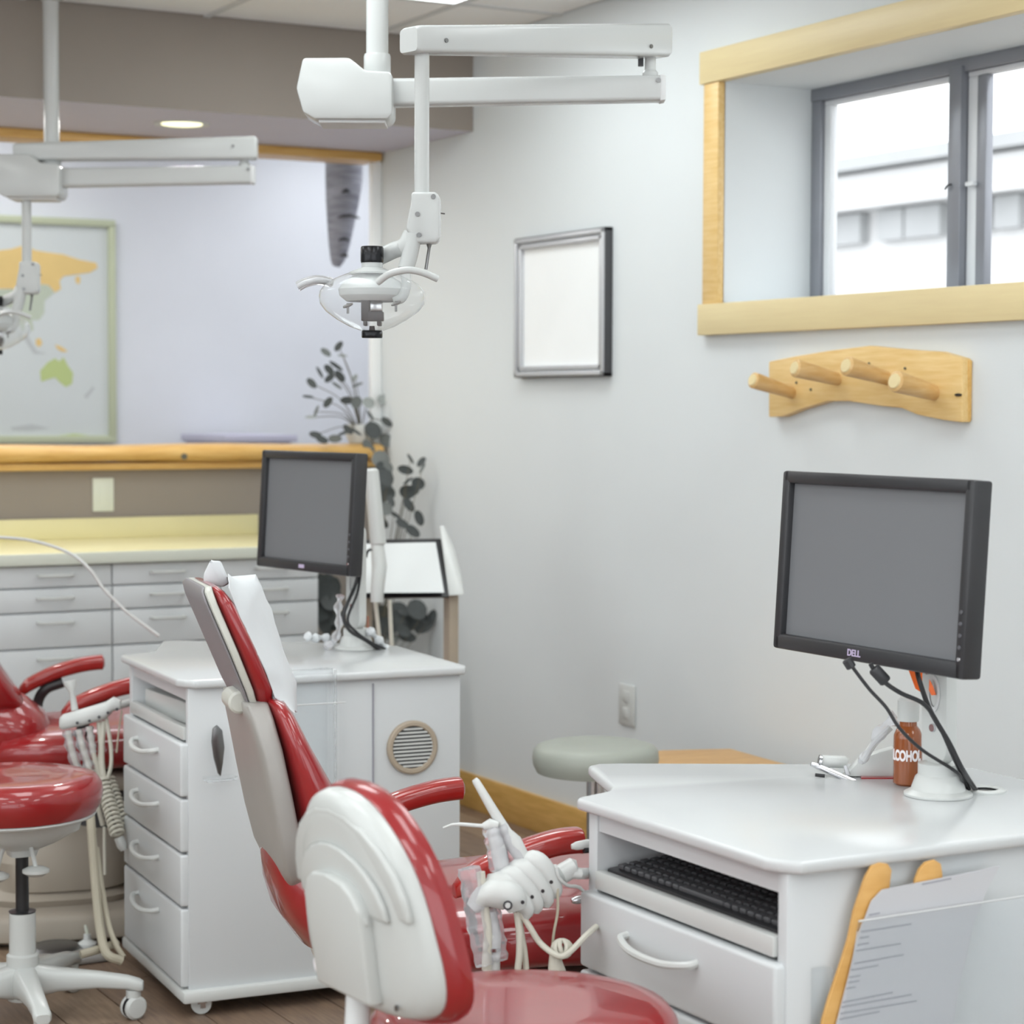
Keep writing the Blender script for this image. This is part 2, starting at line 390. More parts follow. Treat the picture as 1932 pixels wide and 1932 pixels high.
bm = BM(); box(bm, (3.9, -20, -.6), (40, 40, -.5)); struct('ground', bm, 'ground_out')

# ------------------------------------------------------------------ things on the right-hand wall
def on_wall(name, label, cat, a, b_):
    return thing(name, label, cat, ((WX), (a+b_)/2, 0))
pf = thing('picture_frame', 'silver picture frame with a blank white sheet on the grey wall', 'picture', (WX, 5.838, 1.717))
hw, hh = .285, .228
bm = BM()
for s in (-1, 1):
    box(bm, (-.028, min(s*hw, s*(hw-.012)), -hh), (0, max(s*hw, s*(hw-.012)), hh), .002); box(bm, (-.028, -hw, min(s*hh, s*(hh-.012))), (0, hw, max(s*hh, s*(hh-.012))), .002)
mk('outer_frame', bm, 'dark_grey', pf)
bm = BM()
for s in (-1, 1):
    for (o0, o1, d) in ((.004, .018, .034), (.024, .038, .029)):
        box(bm, (-d, min(s*(hw-o0), s*(hw-o1)), -hh+o0), (-.004, max(s*(hw-o0), s*(hw-o1)), hh-o0), .003); box(bm, (-d, -hw+o0, min(s*(hh-o0), s*(hh-o1))), (-.004, hw-o0, max(s*(hh-o0), s*(hh-o1))), .003)
mk('inner_frame', bm, 'silver_frame', pf)
bm = BM(); box(bm, (-.014, -hw+.01, -hh+.01), (-.002, hw-.01, hh-.01)); mk('sheet', bm, 'mount_white', pf)

rack = thing('coat_rack', 'pine wall rack with four round wooden pegs under the window', 'coat rack', (WX, 4.33, 1.44))
top = [(1450, 682), (1500, 672), (1560, 662), (1640, 652), (1665, 655), (1720, 660), (1770, 663), (1815, 676)]
bot = [(1815, 797), (1780, 793), (1730, 783), (1700, 770), (1660, 766), (1600, 757), (1560, 757), (1510, 772), (1475, 786), (1450, 787)]
XR = WX-.03
poly = [PX(x, y, XR) for x, y in top+bot]
bm = BM(); prism(bm, poly, (.03, 0, 0), .004); mk('board', bm, 'pine', rack, world=True)
bm = BM(); box(bm, (WX-.012, PX(1835, 730, WX).y, 1.365), (WX, PX(1818, 730, WX).y+.02, 1.512), .004); mk('board_end', bm, 'pine_warm', rack, world=True)
for (bx, by, tx, ty, ra, rb) in ((1497, 742, 1420, 717, .0145, .020), (1583, 716, 1499, 694, .0155, .0215), (1676, 715, 1596, 690, .0155, .0225), (1765, 742, 1688, 719, .0175, .024)):
    a = PX(bx, by, XR+.004); e = PX(tx, ty, XR-.135)
    bm = BM(); d = e-a; tube(bm, [a, a+d*.06, a+d*.3, a+d*.93, a+d*.98, e], [ra*1.0, ra*1.1, ra*1.22, rb*1.1, rb*1.06, rb*.88], 16); pg = mk('peg', bm, 'peg_wood', rack, world=True)
    bm = BM(); tube(bm, [e-d.normalized()*.001, e+d.normalized()*.003], [rb*.8, rb*.72], 16); mk('peg_end', bm, 'pine_pale', pg); 
    for o in (pg.children[0],):
        o.matrix_parent_inverse = Matrix(); o.location = -rack.location
for (x, y) in ((1530, 735), (1640, 686), (1708, 695), (1503, 722)):
    p = PX(x, y, XR-.001); bm = BM(); lathe(bm, [(0, 0), (.0035, 0), (.003, .003), (0, .003)], p, 8, (-1, 0, 0)); mk('knot', bm, 'stem', rack, world=True)
p = PX(1808, 745, XR-.0015); bm = BM(); loft(bm, [(p, V((0, 1, 0)), V((0, 0, 1)), .013, .004), (p-V((.003, 0, 0)), V((0, 1, 0)), V((0, 0, 1)), .011, .003)], 2, 12); mk('knot', bm, 'black_plastic', rack, world=True)

def wall_plate(name, label, cat, c, axis, w_=.07, h_=.115, sockets=False, m='white_plastic'):
    o = thing(name, label, cat, c)
    rz = 0 if axis == 'y' else R_(-90)
    o.rotation_euler = (0, 0, rz)
    bm = BM(); box(bm, (-w_/2, -.007, -h_/2), (w_/2, 0, h_/2), .003); mk('plate', bm, m, o)
    if sockets:
        for s in (-1, 1):
            bm = BM(); box(bm, (-.017, -.010, s*.026-.018), (.017, -.005, s*.026+.018), .003); mk('socket', bm, m, o)
    else:
        bm = BM(); box(bm, (-.016, -.010, -.034), (.016, -.005, .034), .002); mk('rocker', bm, m, o)
    return o
wall_plate('power_outlet', 'white power outlet low on the grey wall above the round stool', 'outlet', (WX, 5.45, .487), 'x', .09, .125, True)
wall_plate('switch_plate', 'cream plate on the taupe half wall under the wooden ledge', 'outlet', (2.353, YB, 1.08), 'y', .076, .118, False, 'plate_cream')
# recessed lamp in the soffit, plus two out of view added to brighten the corner
for k, (x, y) in enumerate(((2.494, 6.779), (1.5, 6.79), (.5, 6.79))):
    rl = thing('recessed_light', ('round glowing recessed lamp in the underside of the soffit', 'added fill lamp in the soffit next along to the left, beyond the picture edge', 'added fill lamp in the soffit farthest along to the left, beyond the picture edge')[k], 'ceiling light', (x, y, ZS), 0, 'recessed lamps in the soffit')
    bm = BM(); lathe(bm, [(.068, -.001), (.092, -.006), (.094, 0), (.068, .0)], (0, 0, 0), 28); mk('trim_ring', bm, 'white_metal', rl)
    bm = BM(); lathe(bm, [(0, -.004), (.068, -.004), (.068, 0), (0, 0)], (0, 0, 0), 28); mk('lens', bm, 'can_glow', rl)
    ld = bpy.data.lights.new('lamp', 'AREA'); ld.shape = 'DISK'; ld.size = .13; ld.energy = 8; ld.color = (1, .985, .95)
    lo = bpy.data.objects.new('lamp', ld); COL.objects.link(lo); lo.parent = rl; lo.location = (0, 0, -.008)

# ------------------------------------------------------------------ far room: world map, counter top edge, grey trunk
mp = thing('world_map', 'framed pastel world map on the far wall beyond the pass-through', 'map', (2.1, 9.2, 1.7))
YM = 9.185
def mpoly(pts, y=YM): return [PY(x, yy, y) for x, yy in pts]
xr = PY(212, 600, YM).x; zt_, zb_ = PY(100, 420, YM).z, PY(100, 826, YM).z
bm = BM(); box(bm, (xr-1.75, YM, zb_), (xr, 9.2, zt_)); mk('sheet', bm, 'map_paper', mp, world=True)
bm = BM()
box(bm, (xr-1.78, YM-.02, zt_-.01), (xr+.012, 9.2, zt_+.022), .004); box(bm, (xr-1.78, YM-.02, zb_-.022), (xr+.012, 9.2, zb_+.01), .004)
box(bm, (xr-.02, YM-.02, zb_), (xr+.012, 9.2, zt_), .004); box(bm, (xr-1.78, YM-.02, zb_), (xr-1.75, 9.2, zt_), .004)
mk('frame', bm, 'map_frame', mp, world=True)
lands = [('map_orange', [(-150, 470), (-90, 460), (-40, 476), (20, 470), (48, 462), (66, 472), (90, 476), (120, 480), (150, 490), (182, 496), (184, 506), (170, 514), (150, 517), (120, 521), (112, 530), (115, 545), (104, 552), (92, 538), (78, 536), (40, 545), (0, 545), (-60, 560), (-140, 540)]),
         ('map_orange', [(142, 524), (148, 520), (152, 526), (150, 536), (144, 534)]),
         ('map_green', [(-20, 548), (40, 545), (78, 537), (92, 540), (102, 552), (84, 568), (84, 590), (74, 604), (60, 604), (64, 622), (54, 626), (40, 606), (20, 580), (-10, 575)]),
         ('map_grey', [(44, 636), (52, 630), (62, 650), (70, 662), (90, 668), (64, 668)]), ('map_orange', [(68, 640), (76, 638), (80, 648), (74, 655), (68, 650)]),
         ('map_orange', [(104, 650), (116, 654), (128, 663), (118, 664), (108, 658)]),
         ('map_lime', [(76, 700), (90, 684), (104, 676), (112, 682), (120, 674), (128, 690), (138, 704), (136, 724), (124, 730), (114, 722), (104, 712), (90, 716), (78, 720)]),
         ('map_grey', [(158, 748), (176, 728), (178, 734), (164, 752)]), ('map_grey', [(20, 806), (60, 800), (95, 808), (60, 812), (24, 812)]), ('map_lime', [(108, 822), (140, 818), (172, 822), (140, 825)])]
for i, (m, pts) in enumerate(lands):
    bm = BM(); prism(bm, mpoly(pts, YM-.002), (0, .003, 0)); mk('printed_land', bm, m, mp, world=True)
fc = thing('far_counter', 'pale lilac counter edge in the far room seen just above the wooden ledge', 'counter', (2.9, 8.7, 0))
bm = BM(); zc_ = PY(450, 821, 8.6).z; box(bm, (PY(425, 822, 8.6).x, 8.6, zc_-.03), (PY(562, 822, 8.6).x, 9.15, zc_), .004); mk('worktop', bm, 'lilac_tint', fc, world=True)
bm = BM(); box(bm, (PY(425, 822, 8.6).x+.02, 8.63, 0), (PY(562, 822, 8.6).x-.02, 9.14, zc_-.03)); mk('body', bm, 'lilac_tint', fc, world=True)
gt = thing('bark_trunk', 'tapered grey birch-like trunk hanging behind the wood header near the corner', 'trunk', PY(650, 300, 8.0))
ys = [(300, 40), (340, 38), (380, 34), (420, 28), (460, 22), (490, 15), (502, 8)]
bm = BM(); tube(bm, [PY(652-3*i, y, 8.0) + V((0, 0, .66 if i == 0 else 0)) for i, (y, r) in enumerate(ys)], [r*.00205 for y, r in ys], 14); mk('trunk', bm, 'bark', gt, world=True)
for (x, y, l) in ((640, 365, 9), (645, 412, 24), (636, 455, 12), (636, 485, 8)):
    p = PY(x, y, 8.0); bm = BM(); a = [p + V((t*l*.002, -.078+.012*abs(t), .006*math.cos(t*2))) for t in (-1, -.5, 0, .5, 1)]; tube(bm, a, [.003, .007, .008, .007, .003], 6); mk('bark_scar', bm, 'dark_grey', gt, world=True)

# ------------------------------------------------------------------ built-in counter along the half wall
wt = thing('worktop', 'long cream worktop with backsplash under the taupe half wall', 'worktop', (1.2, 6.9, .9))
bm = BM(); box(bm, (.9, 6.565, .888), (2.93, YB-.002, .927), .004); mk('top', bm, 'cream', wt, world=True)
bm = BM(); box(bm, (.9, 6.557, .888), (2.932, 6.566, .925), .003); mk('front_edge', bm, 'cream_edge', wt, world=True)
bm = BM(); box(bm, (.9, YB-.022, .927), (2.93, YB-.001, 1.0), .003); mk('backsplash', bm, 'cream', wt, world=True)
cuts = [1.05, 1.42, 1.80, 2.18, 2.55, 2.905]
names = ['sixth', 'fifth', 'fourth', 'third', 'second', 'third', 'second', 'first']
for i, (xa, xb) in enumerate(zip(cuts, cuts[1:])):
    n = len(cuts)-1-i
    lab = {1: 'white drawer unit at the right-hand end of the back counter beside the plants', 2: 'white drawer unit in the back counter, second from its plant end', 3: 'white drawer unit in the back counter, third from its plant end'}.get(n, 'white drawer unit in the back counter, %s from its plant end, beyond the picture edge' % {4: 'fourth', 5: 'fifth'}.get(n, 'sixth'))
    c = thing('drawer_cabinet', lab, 'cabinet', ((xa+xb)/2, 6.585, 0), 0, 'white drawer units under the back counter')
    hw = (xb-xa)/2
    bm = BM(); box(bm, (-hw, .018, .08), (hw, .60, .887)); box(bm, (-hw, .07, 0), (hw, .58, .08)); mk('body', bm, 'white_laminate', c)
    for (z0, z1) in ((.815, .884), (.737, .812), (.622, .734), (.36, .619), (.09, .357)):
        bm = BM(); box(bm, (-hw+.002, 0, z0+.001), (hw-.002, .019, z1-.001), .003); d = mk('drawer', bm, 'white_laminate', c)
        zc = z1-.03; bm = BM(); tube(bm, spline([(-.055, 0, zc), (-.05, -.025, zc), (0, -.03, zc), (.05, -.025, zc), (.055, 0, zc)], 4), .005, 8); mk('handle', bm, 'white_plastic', d)

# ------------------------------------------------------------------ mobile carts
ZT = .775
def cart(x0, y0, label, vent, W=.70, rz=0.):
    c = thing('mobile_cart', label, 'cart', (x0, y0, 0), rz, 'white mobile dental carts')
    D = .53
    # carcass: closed below, open shelf above
    bm = BM(); box(bm, (.012, .01, .07), (W-.002, D-.01, .622), .002)
    box(bm, (.0, .0, .062), (W, .022, ZT-.019), .002)                      # long side panel facing the room
    box(bm, (.0, D-.026, .062), (W, D, ZT-.019), .002)                      # far panel
    box(bm, (.42, .02, .62), (W, D-.02, ZT-.019)); box(bm, (.004, .02, ZT-.05), (.42, D-.02, ZT-.019))
    mk('body', bm, 'white_laminate', c)
    bm = BM(); box(bm, (.10, D, .062), (W-.01, D+.04, ZT-.019), .002); mk('rear_body', bm, 'white_laminate', c)
    bm = BM(); box(bm, (.445, -.004, .066), (.448, .004, ZT-.03)); mk('seam', bm, 'ink', c)
    bm = BM(); box(bm, (-.018, -.018, .036), (W+.015, D+.02, .064), .006); mk('base_plate', bm, 'white_plastic', c)
    o = .02
    ptsf = [(.03-o, -.0-o), (W+.005, -o), (W+o, .012), (W+o, .46), (W-.06, .55), (.49, .635), (.22, .785), (.18, .80), (.155, .79), (.145, .765), (.085, .60), (.06, .568), (-o+.012, .545), (-o, .535), (-o, .03), (-o+.012, .006)]
    bm = BM(); prism(bm, [(x, y, ZT-.019) for x, y in ptsf], (0, 0, .019), .006, 3); mk('countertop', bm, ['white_top'], c)
    bm = BM(); box(bm, (.002, .03, .636), (.36, D-.03, .648)); box(bm, (-.006, .024, .634), (.012, D-.028, .664), .003); mk('keyboard_shelf', bm, 'white_plastic', c)
    for (z0, z1) in ((.506, .630), (.379, .503), (.254, .376), (.068, .251)):
        bm = BM(); box(bm, (-.018, .004, z0+.0015), (.012, D-.003, z1-.0015), .006, 3); d = mk('drawer', bm, 'white_laminate', c)
        zc = z1-.042; yc = .29; h = .095
        bm = BM(); tube(bm, spline([(-.016, yc-h, zc), (-.034, yc-h*.93, zc-.003), (-.046, yc-h*.4, zc-.010), (-.046, yc+h*.4, zc-.010), (-.034, yc+h*.93, zc-.003), (-.016, yc+h, zc)], 5), .0062, 8); mk('handle', bm, 'white_plastic', d)
    for (cx, cy) in ((.035, .035), (W-.05, .035), (.035, D-.04), (W-.05, D-.04)):
        bm = BM(); lathe(bm, [(.012, -.009), (.0225, -.009), (.024, -.006), (.024, .006), (.0225, .009), (.012, .009)], (cx, cy-.012, .024), 20, (.35, 1, 0)); ca = mk('caster', bm, 'white_plastic', c)
        bm = BM(); lathe(bm, [(0, -.0085), (.0125, -.0085), (.0125, .0085), (0, .0085)], (cx, cy-.012, .0225), 16, (.35, 1, 0)); mk('hub', bm, 'dark_grey', ca)
        bm = BM(); box(bm, (cx-.012, cy-.025, .026), (cx+.022, cy-.021, .037)); box(bm, (cx-.006, cy-.026, .016), (cx+.006, cy-.022, .03)); box(bm, (cx-.012, cy-.026, .034), (cx+.022, cy+.01, .0372)); mk('fork', bm, 'steel', ca)
    if vent:
        vx, vz = .545, .588
        bm = BM(); lathe(bm, [(.050, -.004), (.064, -.004), (.064, .008), (.060, .011), (.053, .011), (.050, .006)], (vx, 0, vz), 36, (0, -1, 0), cap=False); v = mk('vent_ring', bm, 'tan_leg', c)
        bm = BM(); lathe(bm, [(0, 0), (.051, 0), (.051, .002), (0, .002)], (vx, 0, vz), 28, (0, -1, 0)); mk('vent_back', bm, 'dark_grey', v)
        for k in range(11):
            z = -.044+.0088*k; hl = math.sqrt(max(.0505**2-z*z, 1e-5)); bm = BM(); box(bm, (vx-hl, -.009, vz+z-.0022), (vx+hl, -.001, vz+z+.0022)); mk('slat', bm, 'white_plastic', v)
    return c
cartL = cart(1.676, 4.53, 'white mobile cart with a round vent behind the reclining red chair', True, .67, R_(-4.5))
cartR = cart(1.736, 2.343, 'white mobile cart with keyboard shelf and documents on its side, nearest the viewer', False, .715)

# ------------------------------------------------------------------ dental lamps on ceiling poles
def dental_lamp(pole, label, rx, up_dir, zoff=0., zr=2.177, zl=2.096, UL=.635):
    X3 = V((rx[0], rx[1], 0)).normalized(); Yv = V((-X3.y, X3.x, 0))      # X3 along the lower arm, Yv away from the viewer
    t = thing('dental_lamp', label, 'dental lamp', (pole[0], pole[1], 0), 0, 'ceiling-hung dental lamps')
    def P(x, y, z): return X3*x + Yv*y + V((0, 0, z+zoff))
    S = .001125
    bm = BM(); lathe(bm, [(.0235, 2.10), (.0235, ZC-.05-zoff), (.0245, ZC-.03-zoff), (.05, ZC-.012-zoff), (.066, ZC-.008-zoff), (.066, ZC-.001-zoff)], (0, 0, zoff), 28); mk('ceiling_pole', bm, 'lamp_white', t)
    bm = BM(); lathe(bm, [(.0265, 2.098), (.0285, 2.104), (.0285, 2.138), (.027, 2.143), (.024, 2.143)], (0, 0, zoff), 28); mk('pole_sleeve', bm, 'lamp_white', t)
    prof = [(-.152, 2.125), (-.055, 2.126), (-.022, 2.1), (.028, 2.098), (.036, 2.09), (.036, 2.01), (.026, 1.998), (-.128, 1.998), (-.152, 2.012), (-.166, 2.062)]
    bm = BM(); prism(bm, [P(x, -.065, z) for x, z in prof], Yv*.13, .006, 2); mk('housing', bm, 'lamp_white', t)
    bm = BM(); box(bm, (-.12, -.05, 1.992), (.02, .05, 1.999), .002)
    xf(bm, bm.verts, Matrix((X3, Yv, V((0, 0, 1)))).transposed().to_4x4()); 
    for v in bm.verts: v.co.z += zoff
    mk('housing_cover', bm, 'white_metal', t)
    def arm(name, a, bq, h0, h1, wd, m, parent=t, ch=.3, nose=True):
        d = (bq-a); L = d.length; d.normalize(); s = V((-d.y, d.x, 0)).normalized(); u = V((0, 0, 1)); bm = BM(); secs = []
        for f, sc_ in ((0, .86), (.012, 1.), (.5, 1.), (.988, 1.), (1, .86)) if nose else ((0, 1), (1, 1)):
            h = h0+(h1-h0)*f; secs.append((a+d*L*f, s, u, wd*sc_, h*sc_))
        loft(bm, secs, 7., 24); return mk(name, bm, m, parent)
    arm('lower_arm', P(.03, 0, 2.061), P(.604, 0, 2.072), .029, .027, .026, 'lamp_white', nose=False)
    bm = BM(); prism(bm, [P(.600, -.0268, z) for z in (2.044,)] + [P(.612, -.0268, 2.046), P(.612, -.0268, 2.098), P(.600, -.0268, 2.1)], Yv*.0536, .002); mk('end_cap', bm, 'white_metal', t)
    bm = BM(); lathe(bm, [(0, 0), (.005, 0), (.005, .003), (0, .003)], P(.596, -.0265, 2.087), 10, -Yv); mk('screw', bm, 'screw', t)
    bm = BM(); lathe(bm, [(.017, 2.098), (.017, 2.106), (.012, 2.112), (.012, 2.15)], P(.5805, 0, 0), 16); mk('pivot', bm, 'lamp_white', t)
    bm = BM(); lathe(bm, [(.006, 2.12), (.006, 2.15)], P(.560, 0, 0), 10); mk('pivot_pin', bm, 'dark_grey', t)
    ud = X3*up_dir[0] + Yv*up_dir[1]; ud.normalize(); us = V((-ud.y, ud.x, 0))
    p1 = P(.5805, 0, 0); E = p1 + ud*UL; E.z = zoff
    arm('spring_arm', p1 - ud*.04 + V((0, 0, zr)), E + ud*.034 + V((0, 0, zl)) , .0355, .026, .030, 'lamp_white')
    for q, zz in ((.03, 2.155), (.60, 2.10)):
        bm = BM(); lathe(bm, [(0, 0), (.0045, 0), (.0045, .002), (0, .002)], p1 + ud*q + V((0, 0, zz)) + us*.0305, 10, us); mk('screw', bm, 'screw', t)
    e0 = E.copy()
    bm = BM(); lathe(bm, [(.0145, 1.80), (.0145, 2.10)], E, 20); mk('drop_pole', bm, 'lamp_white', t)
    # joint block and head are drawn in the plane that faces the room: x along X3, measured from the drop pole
    def H(x, y, z): return V((E.x, E.y, zoff)) + X3*x + Yv*y + V((0, 0, z))
    q = .00102
    jp = [(-19, 362), (28, 362), (36, 372), (36, 448), (28, 458), (-12, 458), (-29, 432), (-19, 380)]
    def hz(y): return 1.806 - (y-364)*q
    bm = BM(); prism(bm, [H(x*q, -.024, hz(y)) for x, y in jp], Yv*.048, .006, 3); jb = mk('joint_block', bm, 'lamp_white', t)
    for x, y in ((23, 371), (-7, 404), (-4, 443)):
        bm = BM(); lathe(bm, [(0, 0), (.0048, 0), (.0048, .002), (0, .002)], H(x*q, -.0242, hz(y)), 10, -Yv); mk('screw', bm, 'screw', jb)
    bm = BM(); tube(bm, [H(36*q, 0, hz(400)), H(44*q, 0, hz(401))], .0015, 6); mk('lock_pin', bm, 'screw', jb)
    bm = BM(); tube(bm, spline([H(-16*q, 0, hz(440)), H(-28*q, .0, hz(462)), H(-52*q, .02, hz(468)), H(-80*q, .03, hz(480)), H(-97*q, .03, hz(486))], 6), [.02]*8+[.016]*17, 14); mk('yoke', bm, 'lamp_white', t)
    bm = BM(); tube(bm, spline([H(-14*q, -.01, hz(440)), H(-22*q, -.01, hz(480)), H(-30*q, -.01, hz(510)), H(-28*q, -.02, hz(535)), H(-36*q, -.03, hz(560)), H(-52*q, -.03, hz(566))], 6), [.016]*12+[.010]*19, 14); mk('head_bracket', bm, 'lamp_white', t)
    bm = BM(); tube(bm, [H(14*q, 0, hz(458)), H(14*q, 0, hz(466)), H(8*q, 0, hz(506))], [.006, .0032, .0032], 8); mk('cable', bm, 'screw', t)
    cx = -94*q
    def hd(prof, n=32, nm='', m='', axis=None):
        bm = BM(); lathe(bm, [(r*q, hz(y)) for r, y in prof], (E.x+X3.x*cx, E.y+X3.y*cx, zoff), n); return mk(nm, bm, m, t)
    hd([(0, 494), (21, 494), (22, 491), (22, 466), (20, 463), (0, 463)], 24, 'top_knob', 'black_metal')
    hd([(0, 516), (46, 516), (44, 512), (20, 503), (20, 494), (0, 494)], 28, 'neck_cone', 'lamp_white')
    bm = BM(); pr = [(20, 506), (45, 513), (72, 524), (92, 537), (100, 549), (101, 560), (99, 572), (88, 586), (66, 602), (42, 615), (22, 622)]
    rs = [(r*q, hz(y)) for r, y in pr] + [((r-1.8)*q, hz(y)) for r, y in pr[::-1]]
    lathe(bm, rs + [rs[0]], (E.x+X3.x*cx, E.y+X3.y*cx, zoff), 40, cap=False); bmesh.ops.remove_doubles(bm, verts=bm.verts, dist=1e-5); mk('glass_shield', bm, 'shield', t)
    bm = BM(); pr = [(12, 511), (36, 519), (54, 530), (64, 544), (62, 556), (50, 566)]
    rs = [(r*q, hz(y)) for r, y in pr] + [((r-2)*q, hz(y+.8)) for r, y in pr[::-1]]
    lathe(bm, rs + [rs[0]], (E.x+X3.x*cx, E.y+X3.y*cx, zoff), 32, cap=False); bmesh.ops.remove_doubles(bm, verts=bm.verts, dist=1e-5); mk('reflector', bm, 'lamp_white', t)
    bm = BM()
    bx = lambda x0, x1, y0, y1: prism(bm, [H(cx+x0*q, -.014, hz(y0)), H(cx+x1*q, -.014, hz(y0)), H(cx+x1*q, -.014, hz(y1)), H(cx+x0*q, -.014, hz(y1))], Yv*.028, .002)
    bx(-20, -5, 562, 604); bx(-20, 22, 586, 604); bx(-16, -9, 604, 613); bx(10, 18, 604, 613); mk('lamp_holder', bm, 'dark_grey', t)
    bm = BM(); prism(bm, [H(cx-4*q, -.010, hz(564)), H(cx+20*q, -.010, hz(564)), H(cx+20*q, -.010, hz(586)), H(cx-4*q, -.010, hz(586))], Yv*.02, .003); mk('bulb_cover', bm, 'steel', t)
    hd([(0, 636), (19, 636), (20, 634), (20, 624), (18, 621), (6, 620), (5, 613), (0, 613)], 24, 'bottom_knob', 'black_metal')
    for x, y in ((-42, 578), (48, 574)):
        bm = BM(); tube(bm, [H(cx+x*q, -.05, hz(y-6)), H(cx+x*q, -.05, hz(y+14))], .0025, 8); tube(bm, [H(cx+(x-9)*q, -.05, hz(y+2)), H(cx+x*q, -.05, hz(y-1)), H(cx+(x+9)*q, -.05, hz(y-5))], [.002, .004, .002], 8); mk('wing_screw', bm, 'screw', t)
    bm = BM(); tube(bm, spline([H(cx+17*q, -.11, hz(537)), H(cx+40*q, -.12, hz(522)), H(cx+72*q, -.125, hz(515)), H(cx+100*q, -.12, hz(519)), H(cx+128*q, -.11, hz(530))], 6), .0068, 12); mk('handle', bm, 'lamp_white', t)
    bm = BM(); a = spline([H(cx-78*q, 0, hz(531)), H(cx-100*q, -.02, hz(528)), H(cx-122*q, -.03, hz(533)), H(cx-138*q, -.03, hz(541))], 6); tube(bm, a, .0095, 12); mk('handle', bm, 'clear_wrap', t)
    bm = BM(); tube(bm, a, .005, 10); mk('handle_core', bm, 'lamp_white', t)
    return t
dental_lamp((1.953, 4.118), 'white ceiling-hung dental lamp in front, with clear round shield over the middle chair', (_rt.x, _rt.y), (-.4667, -.43))
pL = PD(98, 350, 6.40)
dental_lamp((pL.x, pL.y), 'white ceiling-hung dental lamp farther back, cut by the picture edge in front of the map', (_rt.x, _rt.y), (-1, -.02), zoff=.018, zr=2.152, zl=2.135, UL=.655)

# ------------------------------------------------------------------ monitors on posts
def monitor(post, mc, rz, label, logo, w_=.485):
    t = thing('computer_monitor', label, 'monitor', (post[0], post[1], ZT), 0, 'flat monitors on clear-white posts')
    # post
    bm = BM(); lathe(bm, [(0, .0005), (.055, .0005), (.055, .004), (.044, .010), (.037, .030), (.033, .034), (.033, .052), (.030, .053), (0, .053)], (0, 0, 0), 32); mk('post_base', bm, 'white_plastic', t)
    bm = BM(); a = Matrix.Rotation(rz, 4, 'Z')
    prof = rrect(.062, .27, .028, 6)
    t2 = BM(); prism(t2, [(-.012, x-.031, z+.05) for x, z in prof], (.024, 0, 0), .004); join(bm, t2, a); mk('post', bm, 'white_plastic', t)
    for (y, z, r) in ((.0, .11, .007), (.014, .20, .006), (-.012, .245, .008), (.018, .27, .005)):
        bm = BM(); t2 = BM(); lathe(t2, [(0, 0), (r, 0), (r*.9, .004), (0, .004)], (-.012, y, z), 14, (-1, 0, 0)); join(bm, t2, a); mk('bolt', bm, 'steel', t)
    t2 = BM(); lathe(t2, [(.010, .0), (.014, .0), (.014, .002), (.010, .002)], (0, 0, 0), 20, (-1, 0, 0), cap=False)
    for v in t2.verts: v.co = V((v.co.x-.0125, v.co.y-.002, v.co.z*2.1+.165))
    bm = BM(); join(bm, t2, a); mk('cable_slot', bm, 'white_metal', t)
    # head: local x = out of the screen, y along the width (towards the viewer is -y)
    h_ = .303
    hm = Matrix.Translation(V(mc) - V((post[0], post[1], ZT))) @ Matrix.Rotation(rz, 4, 'Z') @ Matrix.Rotation(R_(3.5), 4, 'Y')
    def hb(nm, f, m, par=t, **k):
        bm = BM(); f(bm); xf(bm, bm.verts, hm); return mk(nm, bm, m, par, **k)
    def fr(bm):
        b_ = .021
        box(bm, (-.022, -w_/2, -h_/2), (.016, -w_/2+b_, h_/2), .005); box(bm, (-.022, w_/2-b_, -h_/2), (.016, w_/2, h_/2), .005)
        box(bm, (-.022, -w_/2+.004, h_/2-b_), (.016, w_/2-.004, h_/2), .005); box(bm, (-.022, -w_/2+.004, -h_/2), (.016, w_/2-.004, -h_/2+.026), .005)
    cs = hb('bezel', fr, 'bezel')
    hb('back_shell', lambda b: (box(b, (-.006, -w_/2+.004, -h_/2+.004), (.018, w_/2-.004, h_/2-.004), .004), box(b, (.016, -w_/2+.06, -h_/2+.05), (.042, w_/2-.06, h_/2-.05), .012)), 'black_plastic')
    hb('screen', lambda b: box(b, (-.010, -w_/2+.02, -h_/2+.024), (-.004, w_/2-.02, h_/2-.02)), 'screen')
    hb('mount', lambda b: (box(b, (.04, -.05, -.05), (.05, .05, .05), .003), box(b, (.045, -.02, -.1), (.075, .02, .02), .006)), 'dark_grey')
    for k in range(5): hb('button', lambda b: lathe(b, [(0, 0), (.0035, 0), (.003, .0015), (0, .0015)], (-.0225, -w_/2+.0105, -h_/2+.03+.018*k), 10, (-1, 0, 0)), 'bezel_grey' if k else 'steel')
    if logo:
        mt = hm @ Matrix.Translation((-.0225, .02, -h_/2+.013)) @ Matrix.Rotation(R_(-90), 4, 'Z') @ Matrix.Rotation(R_(90), 4, 'X')
        text_mesh('logo', 'DELL', .015, 'logo_violet', cs, mt)
    else:
        hb('logo', lambda b: box(b, (-.0232, -.012, -h_/2+.008), (-.021, .012, -h_/2+.017)), 'logo_violet', cs)
    return t
PR = PZ(1770, 1500, ZT); PL_ = PZ(672, 1224, ZT)
mcR = PX(1656, 1074, PR.x-.075)
monitor(PR, mcR, R_(0), 'large black flat monitor with a pale logo on the right-hand cart under the coat rack', True)
mcL = PD(588, 965, PL_.y/_fw.y*.0 + (PL_-EYE).dot(CF)-.06)
monitor(PL_, mcL, R_(9.5), 'smaller-looking black flat monitor on the cart behind the reclining chair', False, .435)
